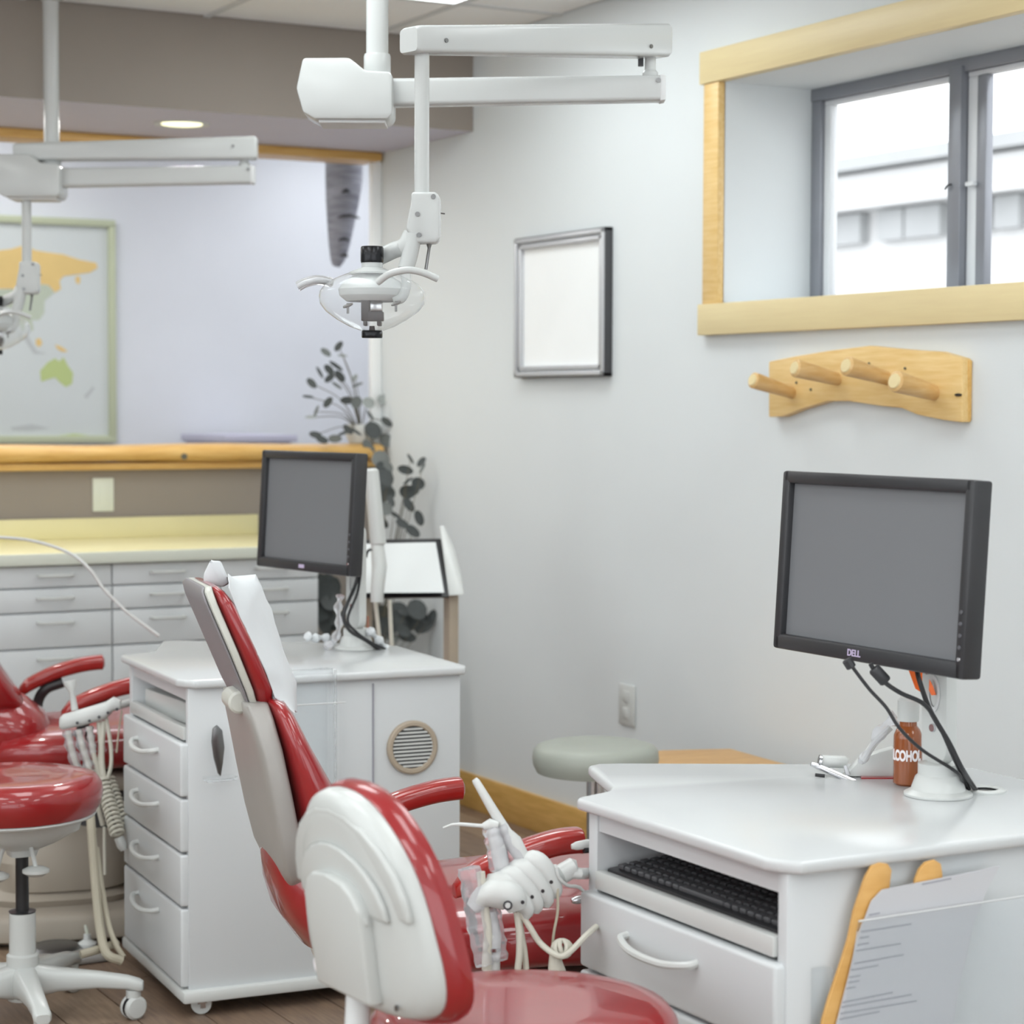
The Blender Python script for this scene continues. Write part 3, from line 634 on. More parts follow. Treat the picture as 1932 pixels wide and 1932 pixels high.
# cable hole and cables on the right-hand cart
gr = thing('cable_grommet', 'oval cable hole ring in the cart top behind the monitor post', 'grommet', PZ(1858, 1493, ZT))
bm = BM(); lathe(bm, [(.020, .0), (.034, .0), (.034, .003), (.031, .005), (.022, .005), (.020, .003)], (0, 0, 0), 28, cap=False); mk('ring', bm, 'white_plastic', gr)
bm = BM(); lathe(bm, [(0, .0002), (.021, .0002), (.021, .001), (0, .001)], (0, 0, 0), 24); mk('hole', bm, 'black_plastic', gr)
DR = (PR-EYE).dot(CF)
def cable(label, pts, r, m='black_plastic', name='monitor_cable', plug=None, group=None):
    p = [PD(*q) if len(q) == 3 else V(q) for q in pts]
    t = thing(name, label, 'cable', p[-1], 0, group)
    bm = BM(); tube(bm, spline(p, 6), r, 8); mk('cable', bm, m, t, world=True)
    if plug:
        a, b_ = PD(*plug[0]), PD(*plug[1]); bm = BM(); tube(bm, [a, a+(b_-a)*.1, a+(b_-a)*.9, b_], [plug[2]*.8, plug[2], plug[2], plug[2]*.8], 10); mk('plug', bm, 'bezel', t, world=True)
    return t
h = PZ(1838, 1492, ZT+.002); dh = (h-EYE).dot(CF)
d0 = DR-.1
cable('thin black cable drooping from the plug at the monitor lower edge to the cart top', [(1602, 1247, d0), (1608, 1258, d0), (1640, 1300, d0), (1672, 1335, d0), (1698, 1375, d0), (1740, 1415, DR-.08), (1795, 1450, DR-.06), (1812, 1465, DR-.04), (1822, 1490, dh)], .0028, plug=((1597, 1244, d0), (1607, 1260, d0), .0085))
cable('black cable with a thick ferrite lump, hanging from the monitor to the cart top', [(1642, 1252, d0), (1650, 1265, d0), (1670, 1288, d0), (1700, 1308, d0), (1745, 1330, DR-.08), (1775, 1375, DR-.07), (1800, 1430, DR-.06), (1830, 1492, dh)], .0036, plug=((1648, 1261, d0), (1672, 1287, d0), .0105))
cable('straight black cable running down in front of the monitor post', [(1730, 1262, DR-.06), (1735, 1285, DR-.07), (1755, 1340, DR-.07), (1790, 1400, DR-.07), (1815, 1450, DR-.06), (1842, 1493, dh)], .0042)
dl = (PL_-EYE).dot(CF)
cable('pair of dark cables curling round the post of the far monitor', [(676, 1085, dl-.05), (668, 1110, dl-.05), (655, 1140, dl-.06), (648, 1165, dl-.06), (660, 1190, dl-.06), (690, 1208, dl-.05), (718, 1228, dl-.02)], .0045)
cable('second dark cable beside the post of the far monitor, reaching the cart top', [(680, 1085, dl-.05), (674, 1120, dl-.06), (656, 1168, dl-.06), (672, 1192, dl-.06), (700, 1212, dl-.05), (735, 1228, dl+.02)], .0035)
# ------------------------------------------------------------------ small things on the right-hand cart
bo = PZ(1712, 1480, ZT)
bt = thing('alcohol_bottle', 'amber bottle lettered ALCOHOL with white cap beside the monitor post', 'bottle', bo)
s = (bo-EYE).dot(CF)/FPX
r = 27*s
bm = BM(); lathe(bm, [(0, 0), (r*.85, 0), (r, r*.15), (r, 88*s), (r*.97, 96*s), (r*.8, 106*s), (r*.62, 112*s), (r*.6, 121*s), (0, 121*s)], (0, 0, 0), 28); bd = mk('glass_body', bm, 'amber', bt)
bm = BM(); lathe(bm, [(0, 121*s), (r*.74, 121*s), (r*.76, 124*s), (r*.76, 160*s), (r*.6, 166*s), (0, 167*s)], (0, 0, 0), 24); mk('cap', bm, 'white_plastic', bt)
fa = (EYE-bo); fa.z = 0; fa.normalize(); sx = V((0, 0, 1)).cross(fa); sx.normalize()
mt = Matrix(((sx.x, 0, fa.x, fa.x*r), (sx.y, 0, fa.y, fa.y*r), (0, 1, 0, 57*s), (0, 0, 0, 1)))
text_mesh('lettering', 'ALCOHOL', 15.5*s, 'print_white', bt, mt @ Matrix.Translation((0, 0, -r)) @ Matrix.Rotation(R_(-18), 4, 'Y') @ Matrix.Translation((0, 0, r)) @ Matrix.Scale(1.75, 4, (0, 1, 0)), .0004, bend=r, bold=.045)
op = thing('orange_tab', 'bright orange plastic strip behind the monitor post', 'strip', PD(1745, 1265, DR+.04))
bm = BM(); prism(bm, [PD(x, y, DR+.045) for x, y in ((1706, 1240), (1740, 1240), (1765, 1325), (1748, 1312), (1728, 1300))], CF*.006, .001); mk('strip', bm, 'orange_plastic', op, world=True)
op2 = thing('orange_tag', 'small orange tag stuck on the face of the monitor post', 'tag', PD(1762, 1300, DR-.02))
bm = BM(); prism(bm, [PD(x, y, DR-.022) for x, y in ((1754, 1282), (1761, 1296), (1766, 1311), (1758, 1312), (1753, 1302))], CF*.004); mk('tag', bm, 'orange_plastic', op2, world=True)
# plastic-wrapped handpiece draped behind the bottle
wr = thing('wrapped_handpiece', 'crumpled clear plastic wrap over a white handpiece rest behind the bottle', 'wrap', PZ(1650, 1467, ZT))
dw = (PZ(1650, 1467, ZT)-EYE).dot(CF)
bm = BM(); prism(bm, [PD(x, y, dw) for x, y in ((1592, 1466), (1624, 1432), (1660, 1418), (1690, 1410), (1690, 1466))], CF*.03, .004); mk('rest', bm, 'white_plastic', wr, world=True)
bm = BM(); tube(bm, spline([PD(1622, 1440, dw-.02), PD(1638, 1418, dw-.02), PD(1655, 1390, dw-.02), PD(1672, 1368, dw-.02), PD(1692, 1355, dw-.02)], 5), [.004+.004*math.sin(k*.7) + .0004*k for k in range(21)], 12); mk('wrap', bm, 'clear_wrap', wr, world=True)
bm = BM(); tube(bm, spline([PD(1628, 1436, dw-.015), PD(1650, 1402, dw-.015), PD(1680, 1372, dw-.015)], 5), .006, 10); mk('handpiece', bm, 'white_plastic', wr, world=True)
rb = thing('red_edge_strip', 'thin dark red strip lying behind the bottle on the cart', 'mat', PZ(1655, 1468, ZT))
bm = BM(); a = PZ(1625, 1470, ZT); b_ = PZ(1688, 1470, ZT); prism(bm, [a, b_, b_+V((.02, .03, 0)), a+V((.02, .03, 0))], (0, 0, .0025)); mk('mat', bm, 'red_vinyl', rb, world=True)  # flat dark red strip on the cart top behind the bottle
sy = thing('metal_syringe', 'silver metal syringe with white barrel lying on the cart top', 'syringe', PZ(1590, 1465, ZT))
ds = (PZ(1590, 1468, ZT)-EYE).dot(CF)
bm = BM(); tube(bm, [PD(1530, 1441, ds+.02), PD(1545, 1447, ds+.02), PD(1622, 1480, ds-.02), PD(1640, 1486, ds-.03)], [.004, .005, .005, .003], 10); mk('rod', bm, 'steel', sy, world=True)
bm = BM(); tube(bm, [PD(1548, 1436, ds+.03), PD(1552, 1436, ds+.03), PD(1594, 1438, ds+.03), PD(1598, 1440, ds+.03)], [.008, .0105, .0105, .008], 14); mk('barrel', bm, 'white_plastic', sy, world=True)
bm = BM(); tube(bm, [PD(1544, 1436, ds+.028), PD(1549, 1437, ds+.028)], .0115, 14); tube(bm, [PD(1594, 1444, ds), PD(1600, 1462, ds)], [.003, .0045], 8); mk('ring', bm, 'steel', sy, world=True)
bm = BM(); tube(bm, [PD(1538, 1462, ds+.0), PD(1556, 1464, ds+.0)], .003, 8); mk('foot', bm, 'black_plastic', sy, world=True)
# things by the far monitor on the left-hand cart
for (x, y, nm, lab, pts, m) in ((610, 1210, 'wrapped_syringe', 'white wrapped syringe lying beside the far monitor post', [(578, 1200), (592, 1204), (612, 1203), (630, 1212)], 'tissue'), (650, 1215, 'crumpled_sleeve', 'crumpled pale plastic sleeve draped against the far monitor post', [(615, 1222), (632, 1205), (640, 1180), (638, 1150), (642, 1125)], 'clear_wrap'), (710, 1222, 'wrapped_tip', 'white wrapped tip lying in front of the dark corner plants', [(696, 1188), (712, 1205), (728, 1222)], 'tissue')):
    t = thing(nm, lab, 'wrap', PZ(x, y, ZT)); bm = BM(); tube(bm, spline([PD(px_, py_, dl-.03+.02*i) for i, (px_, py_) in enumerate(pts)], 5), [.009+.004*math.sin(1.3*k) for k in range(5*(len(pts)-1)+1)], 12); mk('wrap', bm, m, t, world=True)
t = thing('red_probe', 'slim brick red probe standing beside the far monitor post', 'probe', PD(695, 1205, dl+.03))
bm = BM(); tube(bm, [PD(694, 1162, dl+.03), PD(694, 1185, dl+.03), PD(692, 1200, dl+.03), PD(692, 1222, dl+.03)], [.003, .004, .006, .004], 10); mk('probe', bm, 'amber', t, world=True)

# keyboard in the right-hand cart
kb = thing('keyboard', 'black computer keyboard on the pull-out shelf of the nearer cart', 'keyboard', (1.750, 2.385, .6495))
KL, KD = .455, .155
km = Matrix.Rotation(R_(-4), 4, 'Y')
bm = BM(); box(bm, (0, 0, .002), (KD, KL, .018), .005); xf(bm, bm.verts, km); mk('case', bm, 'black_plastic', kb)
bm = BM(); box(bm, (-.002, .004, .004), (.007, KL-.004, .013), .003); xf(bm, bm.verts, km); mk('front_lip', bm, 'bezel_grey', kb)
kbm = BM(); box(kbm, (-.0078, -.0078, 0), (.0078, .0078, .008), .0018, 1); kme = None
for rr_ in range(6):
    for cc in range(22):
        if rr_ == 0 and 6 < cc < 13: continue
        loc = km @ V((.017+rr_*.020+(.004 if rr_ == 5 else 0), .018+cc*.0195, .018))
        if kme is None:
            o = mk('key', kbm, 'dark_grey', kb); kme = o.data; o.location = loc; o.rotation_euler = (0, R_(-4), 0)
        else: mesh_again('key', kme, kb, loc, (0, R_(-4), 0))
bm = BM(); box(bm, (-.0078, -.0585, 0), (.0078, .0585, .008), .0018, 1); o = mk('space_bar', bm, 'dark_grey', kb); o.location = km @ V((.017, .018+9.5*.0195, .018)); o.rotation_euler = (0, R_(-4), 0)
# notice taped inside the shelf
nt_ = thing('taped_notice', 'small yellowed paper notice inside the keyboard shelf', 'notice', (2.18, 2.69, .66))
bm = BM(); box(bm, (2.180, 2.58, .665), (2.1835, 2.80, .73)); mk('sheet', bm, 'cream', nt_, world=True)
for k in range(4):
    bm = BM(); box(bm, (2.1785, 2.66, .715-.012*k), (2.1805, 2.785-.02*(k % 2), .7185-.012*k)); mk('text_line', bm, 'ink', nt_, world=True)
# hose couplings beside the shelf
for i, (y, lab) in enumerate(((1592, 'white hose coupling with dark fitting on the cart side, by the chair arm'), (1694, 'dark hose coupling on the cart side below the holder arm'))):
    p = PX(1112, y, 1.757); t = thing('hose_coupling', lab, 'coupling', p)
    bm = BM(); tube(bm, [p+V((.012, 0, 0)), p+V((-.004, 0, 0)), p+V((-.022, .004, -.002)), p+V((-.03, .006, -.003))], [.006, .008, .007, .004], 12); mk('body', bm, 'white_plastic' if i == 0 else 'steel', t, world=True)
    bm = BM(); tube(bm, [p+V((.008, -.004, -.008)), p+V((-.012, -.002, -.009))], [.006, .005], 10); mk('fitting', bm, 'black_plastic', t, world=True)

# documents on the side of the right-hand cart
YP = 2.312
doc = thing('document_sheet', 'printed paper sheets standing in the clear pocket on the nearer cart', 'paper', PY(1700, 1780, YP))
poly = [(1665, 1679), (1700, 1672), (1760, 1660), (1820, 1648), (1886, 1634), (1862, 1680), (1838, 1740), (1822, 1810), (1806, 1880), (1798, 1940), (1790, 2060), (1545, 2060), (1578, 1935), (1600, 1850), (1622, 1760), (1645, 1700)]
bm = BM(); prism(bm, [PY(x, y, YP) for x, y in poly], (0, .002, 0)); mk('sheet', bm, 'paper', doc, world=True)
lines = [(1740, 1670, 1795, 1659), (1625, 1760, 1720, 1745), (1622, 1772, 1640, 1769), (1618, 1785, 1640, 1781), (1616, 1796, 1700, 1782), (1612, 1820, 1705, 1803), (1608, 1832, 1658, 1823), (1602, 1846, 1624, 1842), (1600, 1856, 1622, 1852), (1597, 1867, 1615, 1864), (1590, 1893, 1685, 1874), (1588, 1902, 1720, 1878), (1586, 1914, 1730, 1890), (1584, 1925, 1660, 1910), (1640, 1728, 1660, 1724)]
for (xa, ya, xb, yb) in lines:
    a, b_ = PY(xa, ya, YP-.0005), PY(xb, yb, YP-.0005); bm = BM(); prism(bm, [a, b_, b_+V((0, 0, .0022)), a+V((0, 0, .0022))], (0, .0006, 0)); mk('text_line', bm, 'ink', doc, world=True)
wb = thing('wooden_clipboard', 'orange wooden board with two rounded lobes behind the paper sheets', 'clipboard', PY(1650, 1640, YP+.01))
poly = [(1683, 1642), (1680, 1668), (1672, 1720), (1722, 1710), (1728, 1660), (1736, 1640), (1748, 1627), (1764, 1622), (1776, 1630), (1779, 1650), (1776, 1700), (1700, 2060), (1535, 2060), (1553, 1925), (1566, 1880), (1590, 1810), (1602, 1770), (1612, 1720), (1622, 1690), (1634, 1655), (1646, 1634), (1662, 1628), (1676, 1630)]
bm = BM(); prism(bm, [PY(x, y, YP+.006) for x, y in poly], (0, .006, 0), .0015); mk('board', bm, 'orange_wood', wb, world=True)
pk = thing('document_pocket', 'clear acrylic document pocket on the side of the nearer cart', 'pocket', PY(1750, 1800, 2.33))
a, b_ = PY(1620, 1738, YP-.008), PY(1935, 1690, YP-.008)
z0 = .36
bm = BM(); prism(bm, [V((a.x, YP-.010, a.z)), V((b_.x+.03, YP-.010, b_.z)), V((b_.x+.03, YP-.010, z0)), V((a.x-.06, YP-.010, z0))], (0, .003, 0), .0008); mk('front_panel', bm, 'acrylic', pk, world=True)
bm = BM(); tube(bm, [V((a.x, YP-.0085, a.z)), V((b_.x+.03, YP-.0085, b_.z))], .0014, 6); mk('top_edge', bm, 'white_metal', pk, world=True)
bm = BM(); box(bm, (a.x-.06, YP-.01, z0-.004), (b_.x+.03, 2.342, z0), .001); mk('floor_panel', bm, 'acrylic', pk, world=True)
sb = thing('clear_bracket', 'small grey translucent bracket on the cart side left of the papers', 'bracket', PY(1545, 1870, 2.35))
bm = BM(); a = PY(1527, 1824, 2.345); box(bm, (a.x, 2.325, .37), (a.x+.026, 2.342, a.z), .003); mk('bracket', bm, 'acrylic', sb, world=True)

# clear pocket and grey holder on the far cart
YQ = 4.50
pk2 = thing('acrylic_pocket', 'translucent pocket hung on the far cart beside the headrest cover', 'pocket', PY(590, 1330, YQ))
a, b_ = PY(556, 1268, 4.47), PY(632, 1262, 4.47)
bm = BM(); box(bm, (a.x-.01, 4.458, .40), (b_.x, 4.504, b_.z), .003); mk('pocket', bm, 'acrylic', pk2, world=True)
bm = BM(); p0, p1 = PY(550, 1331, 4.455), PY(652, 1325, 4.455); tube(bm, [p0, p1], .0018, 6); mk('rim', bm, 'white_metal', pk2, world=True)
hm_ = thing('grey_feather_holder', 'clear bracket holding a slim grey feather-shaped blade on the far cart', 'holder', PY(415, 1420, YQ))
bm = BM(); prism(bm, [PY(x, y, 4.485) for x, y in ((402, 1375), (410, 1368), (420, 1378), (424, 1410), (421, 1440), (417, 1465), (412, 1460), (404, 1430), (400, 1400))], (0, .006, 0), .0015); mk('blade', bm, 'screw', hm_, world=True)
bm = BM(); a, b_ = PY(392, 1472, 4.47), PY(448, 1466, 4.47); box(bm, (a.x, 4.468, a.z-.006), (b_.x, 4.503, a.z+.004), .002); mk('shelf', bm, 'acrylic', hm_, world=True)
bx_ = thing('grey_keyboard', 'flat grey box inside the open shelf of the far cart', 'box', (1.75, 4.6, .66))
bm = BM(); box(bm, (1.73, 4.60, .6495), (1.95, 4.98, .70), .004); mk('box', bm, 'white_plastic', bx_, world=True)
bm = BM(); box(bm, (1.726, 4.60, .69), (1.735, 4.66, .70), .002); mk('latch', bm, 'dark_grey', bx_, world=True)

# ------------------------------------------------------------------ dental chairs
CA = R_(-12)
def dental_chair(loc, label):
    t = thing('dental_chair', label, 'dental chair', loc, CA, 'red dental chairs')
    Yv = V((0, 1, 0))
    def dirs(p, q):                       # along p->q, front normal in the u-z plane
        d = (q-p).normalized(); return d, V((-d.z, 0, d.x))
    def slab(nm, sts, m, e=4., n=32, **k):
        """stations: (u_rear, u_front, z, half width); rings across the chair"""
        rs = []
        for i, (ua, ub, z, hw) in enumerate(sts):
            rs.append(sup(V(((ua+ub)/2, 0, z)), V((1, 0, 0)), Yv, (ub-ua)/2, hw, e, n))
        bm = BM(); rings(bm, rs); bmesh.ops.recalc_face_normals(bm, faces=bm.faces); return mk(nm, bm, m, t, ang=50, **k)
    # headrest
    hs = [(-.066, -.048, 1.098, .100), (-.070, -.047, 1.09, .115), (-.064, -.041, 1.07, .124), (-.03, -.007, .99, .124), (-.003, .019, .925, .118), (.010, .029, .895, .098), (.018, .028, .886, .085)]
    slab('headrest_shell', [(a, a+.006, z, w_-.004) for a, b_, z, w_ in hs], 'grey_shell', 5.)
    slab('headrest_rim', [(a+.004, b_, z, w_) for a, b_, z, w_ in hs], 'shell_edge', 5.)
    slab('headrest_cushion', [(b_-.004, b_+.004+d, z, w_*.985) for (a, b_, z, w_), d in zip(hs, (.006, .016, .026, .030, .032, .024, .010))], 'red_vinyl', 4.)
    bm = BM(); tube(bm, [V((-.002, -.086, .902)), V((-.002, -.083, .902)), V((-.002, -.012, .902)), V((-.002, -.009, .902))], [.015, .019, .019, .015], 16); mk('headrest_hinge', bm, 'shell_edge', t)
    # backrest
    bs = [(.0, .905, .10), (.0, .90, .13), (.004, .88, .155), (.016, .83, .172), (.030, .76, .178), (.044, .69, .175), (.058, .63, .16), (.072, .595, .12), (.085, .585, .09)]
    slab('back_shell', [(u, u+.045, z, w_) for u, z, w_ in bs], 'cream_shell', 5.)
    fr = [.06, .072, .085, .11, .15, .195, .235, .25, .25]
    slab('back_cushion', [(u+.04, f, z+.004, w_+.012) for (u, z, w_), f in zip(bs, fr)], 'red_vinyl', 3.2)
    lw = [(.06, .17, .64, .10), (.055, .25, .62, .135), (.06, .30, .58, .16), (.075, .32, .53, .17), (.11, .30, .48, .15), (.15, .25, .46, .11)]
    slab('lumbar_cushion', lw, 'red_vinyl', 3.)
    # seat and leg rest
    bm = BM(); secs = []
    for u, z0, z1, w_ in ((.15, .47, .50, .15), (.18, .45, .535, .21), (.30, .44, .555, .25), (.50, .44, .565, .265), (.70, .43, .56, .26), (.90, .40, .53, .235), (1.10, .36, .48, .20), (1.22, .33, .44, .17), (1.25, .34, .41, .13)):
        secs.append((V((u, 0, (z0+z1)/2)), Yv, V((0, 0, 1)), w_, (z1-z0)/2))
    loft(bm, secs, 3.4, 32); mk('seat_cushion', bm, 'red_vinyl', t, ang=50)
    bm = BM(); secs = [(V((u, 0, z)), Yv, V((0, 0, 1)), w_, h_) for u, z, w_, h_ in ((.16, .435, .12, .02), (.3, .42, .2, .03), (.8, .39, .2, .03), (1.18, .32, .14, .018))]
    loft(bm, secs, 4, 24); mk('seat_pan', bm, 'beige_base', t, ang=50)
    # arm rests
    for s, pts in ((1, [(.25, .26, .60), (.29, .27, .622), (.35, .27, .648), (.42, .27, .666), (.47, .27, .672), (.486, .27, .671)]), (-1, [(.32, -.27, .605), (.36, -.27, .632), (.43, -.27, .659), (.49, -.27, .674), (.528, -.27, .677), (.542, -.27, .675)])):
        p = spline(pts, 4); bm = BM(); secs = []
        for i, q in enumerate(p):
            k = min(1, .55+.45*min(i, len(p)-1-i)/2); secs.append((q, Yv, V((0, 0, 1)), .027*k, .021*k))
        loft(bm, secs, 3, 20); ar = mk('armrest', bm, 'red_vinyl_orange', t, ang=60)
        bm = BM(); q0 = V(pts[0]); tube(bm, spline([q0+V((.12, 0, .02)), q0+V((.07, 0, -.0)), q0+V((.05, 0, -.05)), q0+V((.07, -s*.05, -.12))], 5), .015, 10); mk('arm_support', bm, 'black_plastic', ar)
    # pedestal
    bm = BM(); secs = [(V((.42, 0, z)), V((1, 0, 0)), Yv, a, b_) for z, a, b_ in ((0.012, .36, .25), (.02, .375, .262), (.065, .375, .262), (.082, .36, .25), (.088, .33, .23))]
    loft(bm, secs, 4, 32); mk('base_plate', bm, 'beige_base', t, ang=50)
    bm = BM(); box(bm, (.06, -.2, .002), (.78, .2, .011)); mk('floor_mat', bm, 'dark_grey', t)
    bm = BM(); secs = [(V((u, 0, z)), V((1, 0, 0)), Yv, a, b_) for u, z, a, b_ in ((.33, .085, .19, .17), (.33, .105, .20, .18), (.33, .12, .17, .15), (.34, .125, .175, .16), (.34, .20, .19, .17), (.36, .27, .16, .14), (.38, .30, .10, .10))]
    loft(bm, secs, 3, 32); mk('pedestal', bm, 'beige_base', t, ang=40)
    bm = BM(); secs = [(V((.60, 0, z)), V((1, 0, 0)), Yv, a, b_) for z, a, b_ in ((.085, .10, .16), (.26, .09, .15), (.30, .07, .12))]
    loft(bm, secs, 4, 24); mk('lift_cover', bm, 'beige_base', t, ang=40)
    bm = BM(); tube(bm, [(.42, 0, .25), (.44, 0, .43)], [.12, .14], 20); mk('lift_column', bm, 'dark_grey', t)
    return t
ch1 = dental_chair((1.33, 3.38, 0), 'red dental chair in the middle with white paper over its headrest')
ch2 = copy_thing(ch1, (.02, 2.215, 0), 'red dental chair farther back, cut by the picture edge behind the stool seat')
# the far chair is set differently: its backrest seen from the side, lower and more reclined
# paper cover over the near chair's headrest
CHM = ch1.matrix_world
pc = thing('headrest_cover', 'thin white paper cover hanging over the front of the headrest', 'paper cover', CHM @ V((.03, 0, 1.0)), CA)
pcm = pc.matrix_world.inverted() @ CHM
Q0 = V((1.33, 3.38, 0)); ax = V((math.cos(CA), math.sin(CA), 0)); nn = V((-math.sin(CA), math.cos(CA), 0))
def PN(x, y, v):
    d = ray(x, y); return EYE + d*(((Q0-EYE).dot(nn)+v)/d.dot(nn))
bm = BM()
near = [(432, 1108), (455, 1165), (480, 1225), (505, 1270), (519, 1315), (556, 1345)]
mid = [(432, 1084), (470, 1120), (497, 1200), (530, 1262), (548, 1300), (558, 1340)]
far = [(425, 1090), (484, 1085), (512, 1150), (535, 1225), (560, 1290), (560, 1345)]
rws = []
for (a, va), k in ((near, -.112), 0), ((mid, -.03), 1), ((far, .10), 2): rws.append([PN(x, y, va) for x, y in a])
vs = [[bm.verts.new(p) for p in r] for r in rws]
for r0, r1 in zip(vs, vs[1:]):
    for i in range(len(r0)-1): bm.faces.new((r0[i], r0[i+1], r1[i+1], r1[i]))
bmesh.ops.subdivide_edges(bm, edges=bm.edges[:], cuts=2, use_grid_fill=True)
for v in bm.verts: v.co += V((random.uniform(-1, 1), random.uniform(-1, 1), random.uniform(-1, 1)))*.0016
bmesh.ops.solidify(bm, geom=bm.faces[:], thickness=.0015); bmesh.ops.recalc_face_normals(bm, faces=bm.faces)
mk('front_sheet', bm, 'tissue', pc, world=True, ang=60)
bm = BM(); prism(bm, [PN(x, y, .02) for x, y in ((383, 1100), (384, 1082), (394, 1062), (397, 1057), (401, 1059), (414, 1058), (424, 1082), (432, 1100), (420, 1108))], CF*.02, .004); mk('top_flap', bm, 'tissue', pc, world=True)

# ------------------------------------------------------------------ stools
def stool_base(t, c, seat_z, rot, wcol='stool_white'):
    bm = BM(); lathe(bm, [(.0, .05), (.034, .05), (.036, .06), (.036, .152), (.030, .156), (.0295, .248), (.02, .252), (0, .252)], c, 28); mk('column', bm, wcol, t)
    bm = BM(); lathe(bm, [(.030, .250), (.031, .252), (.015, .254), (.0145, seat_z-.10), (0, seat_z-.10)], c, 20); mk('gas_lift', bm, 'black_plastic', t)
    for k in range(5):
        a = R_(rot+72*k); d = V((math.cos(a), math.sin(a), 0)); s = V((-d.y, d.x, 0)); secs = []
        c0 = V(c)
        for f, z, wd, hh in ((.02, .092, .030, .040), (.08, .094, .026, .026), (.17, .092, .021, .018), (.235, .085, .019, .015), (.262, .078, .020, .013), (.27, .076, .015, .010)):
            secs.append((c0+d*f+V((0, 0, z)), s, V((0, 0, 1)), wd, hh))
        bm = BM(); loft(bm, secs, 3.5, 20); lg = mk('base_arm', bm, wcol, t)
        e = c0+d*.248
        bm = BM(); lathe(bm, [(.008, .048), (.017, .05), (.017, .068), (0, .07)], e, 16); 
        sd = (s*.9+d*.43).normalized() if k % 2 else (s*.8-d*.6).normalized()
        for q in (-1, 1):
            lathe(bm, [(0, .004), (.024, .004), (.0275, .008), (.0275, .013), (.022, .018), (0, .0195)], e+V((0, 0, .0275)), 22, sd*q)
        mk('caster', bm, wcol, lg)
        bm = BM(); lathe(bm, [(.0, -.0045), (.0262, -.0045), (.0262, .0045), (0, .0045)], e+V((0, 0, .0275)), 20, sd); mk('caster_core', bm, 'black_plastic', lg)
def seat_mesh(c, r, z0, z1, sx=1., n=40, rz=0.):
    prof = [(0, z0), (r*.93, z0), (r*.985, z0+(z1-z0)*.25), (r, z0+(z1-z0)*.5), (r*.985, z0+(z1-z0)*.75), (r*.93, z1-.006), (r*.8, z1), (r*.4, z1-.003), (0, z1-.004)]
    bm = BM(); lathe(bm, prof, (0, 0, 0), n)
    for v in bm.verts: v.co.y *= sx
    xf(bm, bm.verts, Matrix.Translation(V(c)) @ Matrix.Rotation(rz, 4, 'Z')); return bm
cs = PD(42, 1700, 4.80); c = (cs.x, cs.y, 0)
s1 = thing('operator_stool', 'stool with round red seat and white five-star base at the picture edge', 'stool', c)
bm = seat_mesh((-.02, .03, 0), .21, .475, .56, 1., rz=0); mk('seat', bm, 'red_vinyl', s1, ang=60)
bm = seat_mesh((-.02, .03, 0), .195, .462, .478, 1.); mk('seat_shell', bm, 'stool_white', s1, ang=60)
bm = BM(); loft(bm, [(V((.0, 0, z)), V((1, 0, 0)), V((0, 1, 0)), a, b_) for z, a, b_ in ((.464, .125, .11), (.44, .12, .10), (.41, .07, .06), (.395, .035, .035), (.38, .03, .03))], 4, 24); mk('seat_plate', bm, 'stool_white', s1)
stool_base(s1, (0, 0, 0), .50, -25)
rt = V((_rt.x, _rt.y, 0))
for a, dx, dz in ((.5, .045, .375), (-.4, -.045, .362)):
    p = rt*dx - _fw*.06; bm = BM(); lathe(bm, [(0, -.012), (.018, -.011), (.030, -.003), (.030, .003), (.018, .009), (0, .011)], p+V((0, 0, dz-.018)), 24)
    tube(bm, [p*.5+V((0, 0, .425)), p*.8+V((0, 0, .39)), p+V((0, 0, dz-.012))], .005, 8); mk('lever', bm, 'stool_white', s1)
# near stool with backrest
bc = PD(692, 1690, 2.75)
fd = (rt*math.cos(R_(33)) + V((_fw.x, _fw.y, 0))*math.sin(R_(33))).normalized(); sd = V((-fd.y, fd.x, 0))
cc = bc + fd*.245; ang_f = math.atan2(fd.y, fd.x)
s2 = thing('assistant_stool', 'red stool in front with an oval white-backed backrest turned to the viewer', 'stool', (cc.x, cc.y, 0), ang_f)
SI = s2.matrix_world.inverted()
lb = SI @ bc
def outline(scale_w, scale_h, n=48):
    out = []
    for k in range(n):
        a = 2*PI*k/n; y, z = math.cos(a), math.sin(a)
        e = 2.4 if z > 0 else 4.2; yy = math.copysign(abs(y)**(2/e), y); zz = math.copysign(abs(z)**(2/e), z)
        wd = .153*(1.0-.20*zz-.03*zz*zz); out.append((yy*wd*scale_w, zz*.146*scale_h))
    return out
LEAN = -.15
def back_layer(nm, xs, m):
    bm = BM(); rs = []
    for x, sw, sh, cv in xs:
        rs.append([V((lb.x + x + cv*(y*y)*2.2 + LEAN*z, y, lb.z+z)) for y, z in outline(sw, sh)])
    rings(bm, rs); bmesh.ops.recalc_face_normals(bm, faces=bm.faces); return mk(nm, bm, m, s2, ang=45)
back_layer('back_shell', [(-.040, .55, .72, .3), (-.038, .80, .86, .3), (-.030, .93, .95, .3), (-.016, .985, .985, .3), (-.004, .985, .985, .3)], 'stool_white')
back_layer('back_cushion', [(-.008, 1.0, 1.0, .3), (.0, 1.035, 1.03, .3), (.014, 1.05, 1.045, .3), (.026, 1.03, 1.025, .3), (.034, .92, .92, .3), (.038, .5, .5, .3)], 'red_vinyl')
